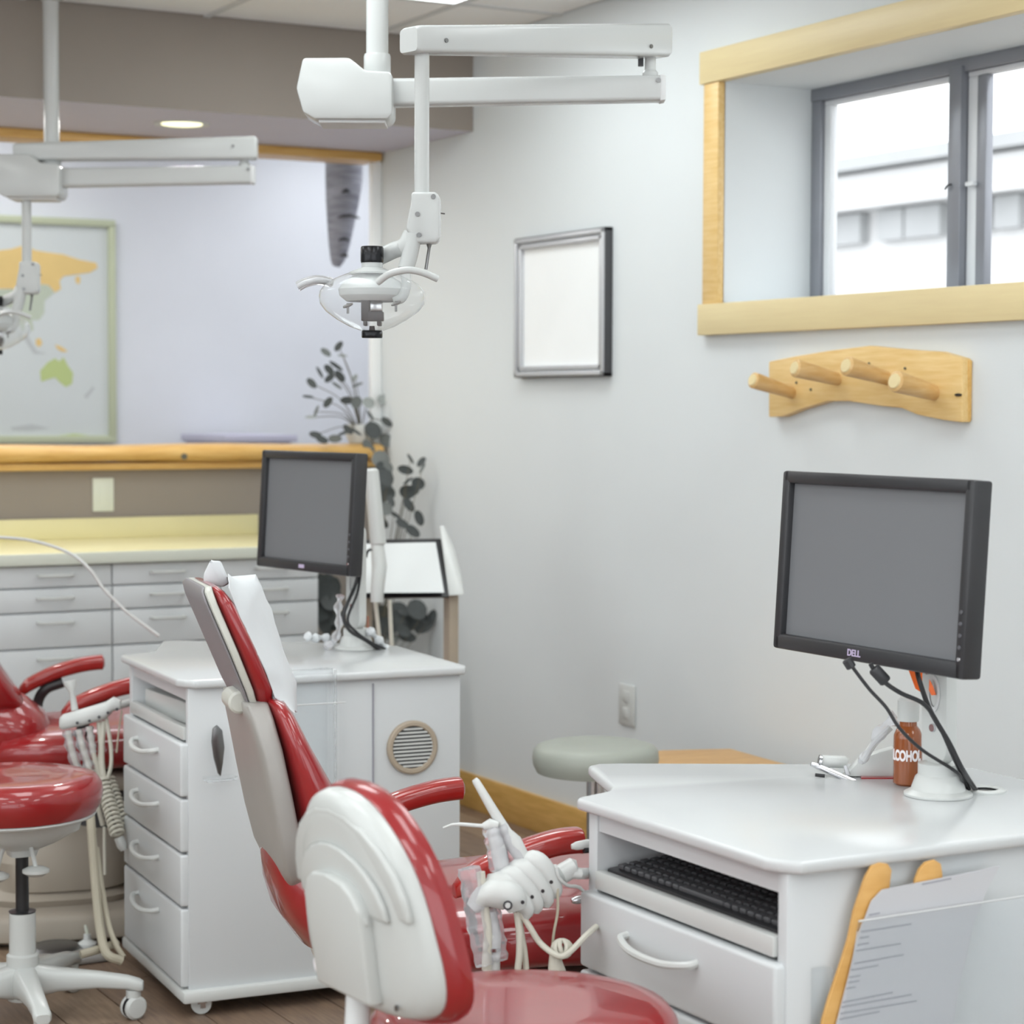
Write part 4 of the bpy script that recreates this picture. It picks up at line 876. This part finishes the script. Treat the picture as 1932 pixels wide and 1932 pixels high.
# raised steps of the moulded shell
def step(nm, pts, x0, x1, m='stool_white'):
    bm = BM(); n = len(pts); prism(bm, [V((lb.x + x0 + .66*y*y + LEAN*z, y, lb.z+z)) for y, z in pts], (x1-x0, 0, 0), .006, 3); return mk(nm, bm, m, s2)
def arc(r0, r1, h0, h1, zc, n=12):
    return [(r0*math.cos(R_(180*k/n)), zc+h0*math.sin(R_(180*k/n))) for k in range(n+1)]
step('back_rib', arc(.150, 0, .125, 0, -.005) , -.041, -.030)
step('back_rib', arc(.115, 0, .085, 0, -.01) , -.047, -.038)
step('back_rib', arc(.080, 0, .05, 0, -.02) , -.053, -.044)
step('back_spine', [(.075, .0), (.06, .02), (.04, .032), (0, .036), (-.04, .032), (-.06, .02), (-.075, .0), (-.072, -.125), (.072, -.125)], -.058, -.036)
bm = BM(); lathe(bm, [(0, 0), (.013, 0), (.012, .0015), (0, .0015)], (lb.x-.0335+.115*.15+.003, .108, lb.z-.112), 20, (-1, 0, 0)); mk('sticker', bm, 'print_white', s2)
for y, z in ((-.105, .01), (-.105, -.12)):
    bm = BM(); lathe(bm, [(0, 0), (.004, 0), (.004, .002), (0, .002)], (lb.x-.033+LEAN*z, y, lb.z+z), 10, (-1, 0, 0)); mk('screw', bm, 'screw', s2)
ZSEAT = .585
bm = seat_mesh((0.0, 0, 0), .215, ZSEAT-.085, ZSEAT, .98); mk('seat', bm, 'red_vinyl', s2, ang=60)
bm = seat_mesh((0, 0, 0), .20, ZSEAT-.10, ZSEAT-.083, .98); mk('seat_shell', bm, 'stool_white', s2, ang=60)
bm = BM(); loft(bm, [(V((0, 0, z)), V((1, 0, 0)), V((0, 1, 0)), a, b_) for z, a, b_ in ((ZSEAT-.098, .12, .11), (ZSEAT-.125, .11, .10), (ZSEAT-.17, .035, .035))], 4, 24); mk('seat_plate', bm, 'stool_white', s2)
bm = BM(); tube(bm, spline([(-.05, 0, ZSEAT-.11), (-.18, 0, ZSEAT-.12), (lb.x-.01, 0, ZSEAT-.08), (lb.x-.012, 0, lb.z-.10)], 6), .016, 12); mk('back_bar', bm, 'white_metal', s2)
stool_base(s2, (0, 0, 0), ZSEAT, 20)
# grey stool by the wall
gc = PZ(1124, 1403, .56)
gs = thing('grey_stool', 'round grey-green cushioned stool by the wall under the outlet', 'stool', (gc.x, gc.y, 0))
bm = seat_mesh((0, 0, 0), .158, .49, .56); mk('seat', bm, 'grey_vinyl', gs, ang=60)
bm = BM(); lathe(bm, [(0, 0), (.14, 0), (.15, .012), (.06, .03), (.022, .045), (.022, .48), (.10, .49), (0, .49)], (0, 0, 0), 28); mk('pedestal', bm, 'steel', gs)
# orange wooden table
ot = thing('wooden_table', 'low orange-stained wooden table with rounded corner behind the nearer cart', 'table', (3.1, 4.3, 0))
tp = [PZ(1221, 1432, .46), PZ(1226, 1420, .46), PZ(1245, 1415, .46), PZ(1380, 1412, .46), PZ(1505, 1447, .46), PZ(1560, 1470, .46), PZ(1300, 1490, .46)]
bm = BM(); prism(bm, [p for p in tp], (0, 0, -.03), .006, 2); mk('table_top', bm, 'orange_wood', ot, world=True)
for p in (tp[1]*.86+tp[4]*.14, tp[3]*.9+tp[6]*.1, tp[4]*.9+tp[6]*.1, tp[6]*.9+tp[3]*.1):
    bm = BM(); lathe(bm, [(.018, 0), (.024, .432)], (p.x, p.y, 0), 14); mk('leg', bm, 'orange_wood', ot, world=True)

# ------------------------------------------------------------------ instrument holder of the nearer cart
ho = thing('instrument_holder', 'white ribbed instrument holder on an arm in front of the middle chair', 'instrument holder', PX(1108, 1655, 1.757))
DH = 3.30
def HD(x, y, k=0.): return PD(x, y, DH+k)
bm = BM(); tube(bm, [PX(1112, 1648, 1.759), HD(1090, 1648, .05), HD(1072, 1646, .05)], .009, 12); mk('arm', bm, 'white_plastic', ho, world=True)
bm = BM(); tube(bm, [HD(1090, 1634, .06), HD(1082, 1636, .06), HD(1058, 1650, .05), HD(1050, 1655, .05)], [.010, .016, .016, .010], 16); mk('arm_joint', bm, 'white_plastic', ho, world=True)
# cradles step from the joint towards the viewer
for i, (xa, ya, xb, yb, k, R0) in enumerate(((985, 1632, 1046, 1668, .04, .030), (960, 1646, 1030, 1685, .03, .031), (940, 1660, 1010, 1696, .02, .031), (918, 1674, 992, 1706, .01, .030), (891, 1708, 980, 1716, 0., .026))):
    a, e = HD(xa, ya, k-.01), HD(xb, yb, k-.01)
    bm = BM()
    if i < 4: pts = spline([a+V((0, 0, -.018)), a*.75+e*.25+V((0, 0, .012)), a*.4+e*.6+V((0, 0, .014)), e+V((0, 0, -.006)), e+V((0, 0, -.022))], 5); tube(bm, pts, [.006+.013*math.sin(PI*min(1, (j+1)/(len(pts)))**.8) for j in range(len(pts))], 14)
    else: pts = spline([a+V((0, 0, -.004)), HD(915, 1690, -.01), HD(945, 1686, -.01), HD(968, 1697, -.01), HD(976, 1716, -.01)], 5); tube(bm, pts, [.004+.020*math.sin(PI*(.10+.72*j/(len(pts)-1)))for j in range(len(pts))], 16)
    mk('cradle', bm, 'white_plastic', ho, world=True)
    if i < 4:
        q = HD(xb-6, yb-4, k-.045); bm = BM(); lathe(bm, [(0, 0), (.003, 0), (.003, .002), (0, .002)], q, 10, -_fw); mk('peg_hole', bm, 'black_plastic', ho, world=True)
q = HD(958, 1708, -.040); bm = BM(); lathe(bm, [(.005, 0), (.0075, 0), (.0075, .002), (.005, .002)], q, 16, -_fw, cap=False); mk('button_ring', bm, 'dark_grey', ho, world=True)
bm = BM(); lathe(bm, [(0, 0), (.005, 0), (.004, .003), (0, .003)], q, 14, -_fw); mk('button', bm, 'white_plastic', ho, world=True)
bm = BM(); tube(bm, spline([HD(925, 1668, .03), HD(960, 1660, .04), HD(1010, 1650, .05), HD(1050, 1650, .05)], 5), .016, 14); mk('spine', bm, 'white_plastic', ho, world=True)
def inst(name, label, segs, sleeve=None, cat='instrument', group=None):
    p0 = HD(*segs[0][1][0]); t = thing(name, label, cat, p0, 0, group)
    for nm, pts, r, m in segs:
        bm = BM(); p = [HD(*q) for q in pts]
        if len(p) > 2 and not isinstance(r, list): p = spline(p, 6)
        tube(bm, p, r, 12); mk(nm, bm, m, t, world=True)
    if sleeve:
        pts, r = sleeve; p = spline([HD(*q) for q in pts], 5); bm = BM()
        n = len(p); rs = [r[0] + (r[1]-r[0])*j/(n-1) + .0016*math.sin(j*2.3) for j in range(n)]
        tube(bm, p, rs, 14)
        for v in bm.verts: v.co += V((random.uniform(-1, 1), random.uniform(-1, 1), random.uniform(-1, 1)))*.0014
        mk('plastic_sleeve', bm, 'clear_wrap', t, world=True, ang=20)
    return t
inst('suction_tip', 'long white suction tip in a clear sleeve standing up from the holder', [('tip', [(895, 1470, .03), (898, 1474, .03), (925, 1520, .03), (955, 1570, .03), (968, 1588, .03), (986, 1620, .03)], [.0045, .006, .0075, .009, .014, .012], 'white_plastic')], ([(940, 1560, .03), (965, 1600, .03), (985, 1640, .03)], (.014, .017)))
inst('air_syringe', 'white air-water syringe with thin nozzle pointing at the far arm rest', [('nozzle', [(836, 1562, .02), (852, 1556, .02), (868, 1555, .02), (905, 1558, .02), (915, 1559, .02)], [.0016, .0022, .003, .0032, .004], 'white_plastic'), ('head', [(912, 1560, .02), (925, 1556, .02), (940, 1558, .02)], [.006, .010, .007], 'white_plastic'), ('handle', [(928, 1560, .02), (940, 1600, .02), (950, 1655, .02)], [.009, .012, .011], 'white_plastic')], ([(925, 1562, .02), (935, 1600, .02), (945, 1640, .02)], (.013, .018)))
inst('tipped_handpiece', 'handpiece hanging in crinkled clear sleeve at the left of the holder', [('tube', [(906, 1645, -.01), (912, 1700, -.01), (920, 1760, -.01), (918, 1830, -.01)], .0075, 'hose')], ([(886, 1638, -.01), (894, 1700, -.01), (902, 1760, -.01), (915, 1820, -.01)], (.018, .014)))
inst('capped_handpiece', 'white capped handpiece in clear sleeve hanging under the holder front', [('body', [(925, 1720, .0), (930, 1765, .0), (930, 1830, .0)], [.008, .012, .011], 'white_plastic'), ('band', [(931, 1788, -.004), (931, 1794, -.004)], .0125, 'steel')], ([(928, 1715, .0), (936, 1765, .0), (938, 1810, .0)], (.012, .016)))
def hose(label, pts, r, m='hose', name='hose', n=10):
    p = [PD(*q) for q in pts]; t = thing(name, label, 'hose', p[0]); bm = BM(); tube(bm, spline(p, 8), r, n); mk('tube', bm, m, t, world=True); return t
hose('pale hose dropping straight from the front of the holder', [(975, 1720, DH), (980, 1760, DH), (980, 1800, DH), (976, 1850, DH), (974, 1990, DH)], .0055, 'hose')
hose('pale hose beside it dropping from the holder into the seat gap', [(978, 1722, DH+.01), (985, 1770, DH+.01), (990, 1800, DH+.01), (994, 1860, DH+.01), (995, 1990, DH+.01)], .005, 'hose')
hose('cream hose swooping from the holder front to the knot and up to the cart', [(980, 1718, DH), (1000, 1750, DH), (1020, 1780, DH), (1050, 1802, DH-.02), (1070, 1800, DH-.02), (1105, 1766, DH), (1125, 1748, DH+.03)], .0048, 'hose')
hose('thin grey tube hanging from the holder joint', [(1052, 1676, DH+.02), (1052, 1720, DH+.02), (1045, 1760, DH+.02), (1041, 1800, DH+.02)], .0022, 'hose_tan')
hose('thin white tube linking the holder to the dark coupling', [(1050, 1636, DH+.02), (1054, 1655, DH+.02), (1070, 1670, DH+.03), (1092, 1674, DH+.06), (1108, 1690, DH+.09)], .0028, 'white_plastic')
kn = thing('hose_knot', 'cream hose wound into a ball above a bunch of tubes beside the nearer cart', 'hose', PD(1058, 1792, DH))
pts = []
for k in range(90):
    a = k*.42; b_ = k*.115; q = PD(1060, 1790, DH); rr_ = .013
    pts.append(q + CR*(rr_*math.cos(a)*math.cos(b_)*1.15) + CU*(rr_*math.sin(a)) + CF*(rr_*math.cos(a)*math.sin(b_)))
bm = BM(); tube(bm, pts, .0036, 8); mk('coil', bm, 'hose', kn, world=True)
bm = BM(); tube(bm, [PD(1046, 1800, DH), PD(1050, 1830, DH), PD(1055, 1860, DH), PD(1056, 2000, DH)], [.008, .014, .016, .016], 14); mk('bundle', bm, 'hose', kn, world=True)
# ------------------------------------------------------------------ instrument holder of the far cart
DG = 5.35
ho2 = thing('instrument_holder', 'white instrument holder on the far cart with sleeved tubes hanging down', 'instrument holder', PD(240, 1340, DG))
bm = BM(); secs = [(PD(x, y, DG), CF, CU, wd, hh) for x, y, wd, hh in ((114, 1364, .015, .014), (120, 1362, .022, .020), (160, 1352, .026, .022), (200, 1340, .026, .022), (214, 1328, .024, .018), (228, 1330, .018, .012))]
loft(bm, secs, 3, 20); mk('body', bm, 'white_plastic', ho2, world=True)
bm = BM(); tube(bm, [PD(222, 1332, DG), PD(250, 1324, DG+.05)], .010, 12); mk('arm', bm, 'white_plastic', ho2, world=True)
for x, y in ((146, 1364), (169, 1360), (187, 1353), (204, 1345), (221, 1338)):
    q = PD(x, y, DG-.03); bm = BM(); lathe(bm, [(0, 0), (.004, 0), (.004, .002), (0, .002)], q, 10, -_fw); mk('peg_hole', bm, 'dark_grey', ho2, world=True)
t = thing('air_syringe', 'white flared syringe head standing above the far holder', 'instrument', PD(135, 1340, DG))
bm = BM(); tube(bm, [PD(132, 1285, DG), PD(133, 1290, DG), PD(136, 1305, DG), PD(141, 1340, DG)], [.016, .017, .007, .009], 12); mk('head', bm, 'white_plastic', t, world=True)
for i, (lab, a, m, r) in enumerate((('first sleeved tube from the left under the far holder', [(128, 1378), (134, 1410), (146, 1450), (155, 1480)], 'clear_wrap', .017), ('second sleeved tube under the far holder', [(148, 1376), (156, 1410), (166, 1440), (172, 1470)], 'clear_wrap', .017), ('third clear sleeve under the far holder, narrow', [(168, 1370), (172, 1395), (176, 1420)], 'clear_wrap', .012))):
    t = thing('sleeved_tube', lab, 'tube', PD(*a[0], DG)); bm = BM(); p = spline([PD(x, y, DG-.01) for x, y in a], 5); tube(bm, p, [r*(.8+.2*math.sin(k*1.9)) for k in range(len(p))], 12); mk('plastic_sleeve', bm, m, t, world=True, ang=20)
    bm = BM(); tube(bm, p+[p[-1]+V((.03, 0, -.12))], .0065, 10); mk('tube', bm, 'hose', t, world=True)
hose('cream hose under the far holder bending into the coil, left one', [(186, 1362, DG), (190, 1410, DG), (186, 1445, DG), (180, 1458, DG), (190, 1468, DG)], .006)
hose('cream hose hanging straight from the middle of the far holder', [(196, 1360, DG), (192, 1400, DG), (192, 1440, DG), (196, 1470, DG)], .0075)
hose('cream hose bowing out at the cart side of the far holder', [(200, 1354, DG), (208, 1400, DG), (210, 1440, DG), (203, 1470, DG)], .005)
hose('thin dark tube hanging between the far holder and the cart', [(230, 1340, DG), (224, 1380, DG), (220, 1420, DG)], .0022, 'hose_tan')
def coil(label, a, b_, n_, R0, r):
    a, b_ = PD(*a), PD(*b_); t = thing('coiled_hose', label, 'hose', a); d = b_-a; A, B = frame(d); pts = []
    for k in range(n_*12+1):
        f = k/(n_*12); w_ = 2*PI*n_*f; pts.append(a+d*f+A*R0*math.cos(w_)+B*R0*math.sin(w_))
    bm = BM(); tube(bm, pts, r, 7); mk('coil', bm, 'hose', t, world=True); return t
coil('cream coiled hose hanging behind the round red seat, left of two', (192, 1470, DG), (222, 1575, DG-.1), 13, .016, .0042)
coil('cream coiled hose touching the far cart side, right of two', (202, 1468, DG+.03), (236, 1560, DG-.05), 12, .016, .0042)
t = thing('hose_end', 'white ribbed hose end beside the far cart below the coils', 'hose', PD(228, 1590, DG)); bm = BM(); tube(bm, [PD(224, 1580, DG-.1), PD(230, 1595, DG-.1), PD(234, 1604, DG-.1)], [.012, .013, .008], 12); mk('end', bm, 'white_plastic', t, world=True)
hose('thick beige hose falling from under the stool seat to the floor', [(170, 1530, 5.2), (175, 1600, 5.15), (182, 1690, 5.1), (190, 1760, 5.05), (202, 1800, 4.99), (230, 1813, 5.0)], .011, 'hose_tan')
hose('thinner beige hose beside the thick one, curving to the cart', [(182, 1600, 5.2), (190, 1660, 5.15), (204, 1740, 5.08), (220, 1785, 5.04), (233, 1806, 5.03)], .007, 'hose_tan')
hose('thin white tube hanging between the far chair base and the cart', [(197, 1560, 5.3), (197, 1600, 5.3), (198, 1650, 5.3)], .004, 'hose')
hose('short beige hose lying on the floor at the far cart', [(152, 1801, 5.0), (180, 1793, 5.02), (220, 1780, 5.08)], .010, 'hose_tan')
hose('thin pale tube arching across the back drawers from the picture edge', [(-20, 1012, 6.0), (60, 1020, 6.0), (130, 1043, 6.0), (170, 1075, 6.0), (195, 1110, 6.0), (240, 1155, 6.0), (300, 1200, 6.0)], .0045, 'white_plastic')
# floor things by the stool base
fp = thing('foot_pedal', 'round grey foot control pedal on the floor behind the stool base', 'foot pedal', PZ(106, 1800, 0))
bm = BM(); lathe(bm, [(0, 0), (.075, 0), (.08, .01), (.06, .022), (.05, .026), (0, .028)], (0, 0, 0), 28); mk('disc', bm, 'screw', fp)
bm = BM(); box(bm, (-.10, -.14, .002), (.10, -.04, .018), .006); mk('base', bm, 'cream_shell', fp)
vb = thing('water_valve', 'small white plastic valve bottle on the floor beside the hoses', 'valve', PZ(165, 1796, 0))
bm = BM(); lathe(bm, [(0, 0), (.022, 0), (.026, .008), (.024, .024), (.010, .032), (.009, .046), (0, .048)], (0, 0, 0), 16); mk('body', bm, 'white_plastic', vb)
bm = BM(); tube(bm, [(0, 0, .044), (-.002, 0, .058), (-.006, 0, .07)], [.004, .005, .003], 8); mk('nozzle', bm, 'plate_cream', vb)
bm = BM(); box(bm, (-.03, -.012, .006), (-.015, .012, .018), .003); mk('lug', bm, 'white_plastic', vb)

# ------------------------------------------------------------------ corner: plants and stand
leafbm = BM()
def leaf_mesh(name, m, asp):
    bm = BM(); ring = []
    for k in range(12):
        a = 2*PI*k/12; ring.append(bm.verts.new((math.cos(a), math.sin(a)*asp, .12*abs(math.sin(a)))))
    c = bm.verts.new((0, 0, 0))
    for k in range(12): bm.faces.new((c, ring[k], ring[(k+1) % 12]))
    me = bpy.data.meshes.new(name); bm.to_mesh(me); bm.free(); me.materials.append(M[m]); me.shade_smooth(); return me
LM = {(m, s): leaf_mesh('leaf', m, a) for m in ('leaf', 'leaf_grey', 'leaf_pale') for s, a in (('r', .85), ('o', .55), ('s', .26))}
def plant(t, leaves, Y, stemroot, sc_, ox, oy, stems=True):
    used = 0
    for (cx, cy, size, shape, m, ang) in leaves:
        x, y = ox+cx/sc_, oy+cy/sc_; yy = Y + random.uniform(-.06, .06)
        p = PY(x, y, yy); D = (p-EYE).dot(CF); r = 1.2*size/sc_*D/FPX
        o = bpy.data.objects.new('leaf', LM[(m, shape)]); COL.objects.link(o); o.parent = t
        tilt = random.uniform(-.35, .35)
        Z = (-CF + CU*random.uniform(-.2, .3) + CR*tilt).normalized(); Xv = (CR*math.cos(R_(ang)) - CU*math.sin(R_(ang))); Xv = (Xv - Z*Xv.dot(Z)).normalized()
        o.matrix_world = Matrix.Translation(p) @ Matrix((Xv, Z.cross(Xv), Z)).transposed().to_4x4() @ Matrix.Scale(r, 4)
        o.matrix_parent_inverse = Matrix(); o.matrix_basis = t.matrix_world.inverted() @ o.matrix_world
        if stems and used % 2 == 0:
            bm = BM(); q = V(stemroot); md = (p+q)/2 + V((0, 0, .03)); md.x = q.x*.6+p.x*.4; tube(bm, spline([q, md, p], 6), [.0022]*6+[.0016]*6+[.001], 5); mk('stem', bm, 'stem', t, world=True)
        used += 1
L1 = [(450, 190, 55, 'o', 'leaf', -50), (310, 255, 55, 'o', 'leaf_grey', 35), (490, 290, 50, 's', 'leaf_pale', 10), (420, 400, 75, 's', 'leaf', 35), (345, 440, 60, 'o', 'leaf', 45), (245, 470, 60, 's', 'leaf', 60), (460, 510, 65, 'o', 'leaf', 45), (350, 530, 55, 'o', 'leaf', -40), (160, 585, 60, 'o', 'leaf', 45), (430, 610, 55, 's', 'leaf_grey', 35), (620, 530, 40, 'o', 'leaf_pale', -60), (650, 605, 55, 's', 'leaf_grey', -20), (120, 730, 52, 's', 'leaf', 5), (335, 790, 60, 'o', 'leaf', -48), (540, 770, 65, 'o', 'leaf', 0), (640, 790, 58, 'r', 'leaf_grey', -60), (770, 795, 58, 'r', 'leaf_pale', 20), (925, 760, 55, 'r', 'leaf_pale', 0), (210, 890, 60, 's', 'leaf_grey', -68), (785, 930, 55, 's', 'leaf_grey', 55), (965, 1000, 60, 'o', 'leaf', 40), (815, 1090, 85, 'r', 'leaf', 45), (550, 1080, 60, 'o', 'leaf', 40), (640, 1150, 60, 'r', 'leaf_grey', 40), (200, 1140, 60, 'o', 'leaf', 10), (270, 1190, 60, 'o', 'leaf', 20), (410, 1180, 65, 'o', 'leaf_grey', 0), (960, 1195, 70, 'r', 'leaf_grey', 30), (770, 1270, 80, 'o', 'leaf_grey', 60), (500, 1120, 55, 's', 'leaf', -20), (870, 1330, 80, 'r', 'leaf_grey', 20), (640, 1110, 55, 's', 'leaf', 35), (150, 950, 55, 's', 'leaf_pale', 0)]
rp = PY(672, 838, 7.19)
p1 = thing('eucalyptus_plant', 'grey-leaved branch plant rising above the wooden ledge in the corner', 'plant', (rp.x, rp.y, 1.256))
bm = BM(); lathe(bm, [(0, 0), (.045, 0), (.06, .03), (.055, .07), (.05, .07), (.045, .06), (0, .055)], (.03, .02, 0), 20); mk('pot', bm, 'white_plastic', p1)
plant(p1, L1, 7.15, (rp.x+.02, rp.y, 1.29), 5.68, 560, 620)
L2 = [(1220, 1395, 55, 's', 'leaf', 60), (1335, 1430, 55, 'o', 'leaf', -50), (1345, 1500, 55, 's', 'leaf_grey', -60), (1165, 1515, 75, 'o', 'leaf', 15), (1190, 1630, 55, 's', 'leaf', -35), (1300, 1660, 65, 'r', 'leaf', 30), (1185, 1750, 75, 'r', 'leaf', 10), (1250, 1730, 55, 'r', 'leaf', 20), (1200, 1890, 75, 'o', 'leaf', 55), (950, 1600, 85, 'r', 'leaf', 60), (940, 1690, 70, 'o', 'leaf', 0), (900, 1470, 45, 'r', 'leaf', 0),
      (1040, 1990, 75, 's', 'leaf', 35), (1310, 2030, 75, 'o', 'leaf', 70), (1240, 2170, 80, 'o', 'leaf', 38), (930, 2080, 60, 'o', 'leaf', 50), (1130, 2090, 70, 'o', 'leaf', 30), (1010, 1850, 60, 'o', 'leaf', 60),
      (900, 1400, 90, 'r', 'leaf_grey', 30), (930, 1530, 90, 'r', 'leaf', 70), (960, 1760, 85, 'r', 'leaf', 20), (900, 1830, 75, 'o', 'leaf', 60), (950, 1930, 70, 'r', 'leaf_grey', 30), (860, 1700, 60, 'r', 'leaf', 0), (980, 1470, 60, 'o', 'leaf_grey', 50), (1260, 3110, 110, 'r', 'leaf', 20), (1340, 3080, 90, 'o', 'leaf', 40), (1090, 3020, 90, 'r', 'leaf', 10), (960, 3190, 100, 'r', 'leaf', 30), (1180, 3300, 90, 'o', 'leaf', 15), (340, 2800, 110, 'r', 'leaf', 10), (300, 2930, 100, 'r', 'leaf', 80), (400, 3080, 100, 'r', 'leaf', 40), (320, 3100, 100, 'r', 'leaf', 10), (250, 3060, 80, 'r', 'leaf', 10),
      (1290, 3010, 100, 'r', 'leaf', 50), (1170, 3030, 80, 'o', 'leaf', 10), (1440, 3100, 80, 'o', 'leaf', -70), (1370, 3190, 100, 'o', 'leaf', -30), (1220, 3150, 90, 'r', 'leaf', 0), (1130, 3230, 90, 'o', 'leaf', 30), (1050, 3120, 100, 'r', 'leaf', 0), (920, 3050, 90, 'r', 'leaf', 10), (880, 3200, 90, 'o', 'leaf', 60), (1010, 3300, 80, 'o', 'leaf_grey', 20),
      (330, 2720, 90, 'r', 'leaf', 30), (390, 2860, 90, 'r', 'leaf', 60), (310, 3010, 90, 'r', 'leaf', 0), (370, 3150, 90, 'r', 'leaf', 30), (290, 2850, 80, 'r', 'leaf', 50), (300, 3200, 90, 'o', 'leaf', 60), (420, 3000, 80, 'o', 'leaf', 20), (350, 2940, 80, 'r', 'leaf', 20), (430, 2740, 70, 'o', 'leaf', 70), (260, 2700, 70, 'r', 'leaf', 50)]
p2 = thing('corner_plant', 'tall dark-leaved potted plant filling the corner behind the far monitor', 'plant', (3.18, 6.75, 0))
bm = BM(); lathe(bm, [(0, 0), (.11, 0), (.14, .05), (.16, .26), (.165, .28), (.15, .28), (.145, .26), (0, .25)], (0, 0, 0), 24); mk('pot', bm, 'pot', p2)
plant(p2, L2, 6.75, (3.18, 6.75, .26), 5.68, 560, 620)
# tilted white board on a stand with side panel and wooden legs
DS = 6.15
st = thing('board_stand', 'tilted white board in a black frame on a wooden-legged stand in the corner', 'stand', PD(780, 1240, DS))
fp_ = [(676, 1018), (832, 1016), (847, 1126), (668, 1128)]; ip = [(684, 1026), (822, 1023), (838, 1118), (676, 1119)]
dd = (.12, .12, -.05, -.05)
bm = BM(); prism(bm, [PD(x, y, DS+k) for (x, y), k in zip(fp_, dd)], CF*.02+V((0, 0, -.004)), .002); mk('black_frame', bm, 'black_plastic', st, world=True)
bm = BM(); prism(bm, [PD(x, y, DS+k-.022) for (x, y), k in zip(ip, dd)], CF*.004); mk('white_board', bm, 'board_white', st, world=True)
bm = BM(); prism(bm, [PD(x, y, DS+k) for x, y, k in ((829, 992, .1), (838, 992, .1), (858, 1040, .05), (870, 1085, 0), (876, 1122, -.05), (846, 1124, -.05), (838, 1060, .02))], CF*.03, .004); mk('side_panel', bm, 'white_plastic', st, world=True)
zfl = 0.
for (x, w_, k, m) in ((851, 10, 0., 'tan_leg'), (690, 8, .08, 'tan_leg')):
    a = PD(x, 1122, DS+k); hw = w_*DS/FPX; bm = BM(); box(bm, (a.x-hw, a.y-.02, 0), (a.x+hw, a.y+.02, a.z), .003); mk('leg', bm, m, st, world=True)
bm = BM(); a, b_ = PD(700, 884, DS-.1), PD(714, 1030, DS-.1); d = b_-a; tube(bm, [a, a+d*.03, a+d*.97, b_], [.014, .021, .023, .016], 16); wa = thing('white_lamp_arm', 'white round arm leaning behind the far monitor edge', 'arm', b_); mk('tube', bm, 'white_plastic', wa, world=True)
bm = BM(); tube(bm, [PD(712, 1030, DS-.1), PD(716, 1070, DS-.12), PD(712, 1110, DS-.14), PD(711, 1136, DS-.14)], [.019, .022, .02, .018], 16); mk('lower_tube', bm, 'white_plastic', wa, world=True)
bm = BM(); tube(bm, spline([PD(690, 1052, DS-.16), PD(694, 1040, DS-.16), PD(702, 1036, DS-.16)], 4), .004, 8); mk('grip', bm, 'black_plastic', wa, world=True)
for x0, x1, lab in ((708, 717, 'thin pale pole below the board, left one'), (735, 739, 'thin pale pole below the board, right one')):
    a = PD(x0, 1132, DS-.1); b_ = PD(x1, 1215, DS-.1); t = thing('thin_pole', lab, 'pole', b_); d = b_-a; bm = BM(); tube(bm, [a, b_, b_+d*((b_.z)/(a.z-b_.z))], .006, 10); mk('pole', bm, 'hose', t, world=True)
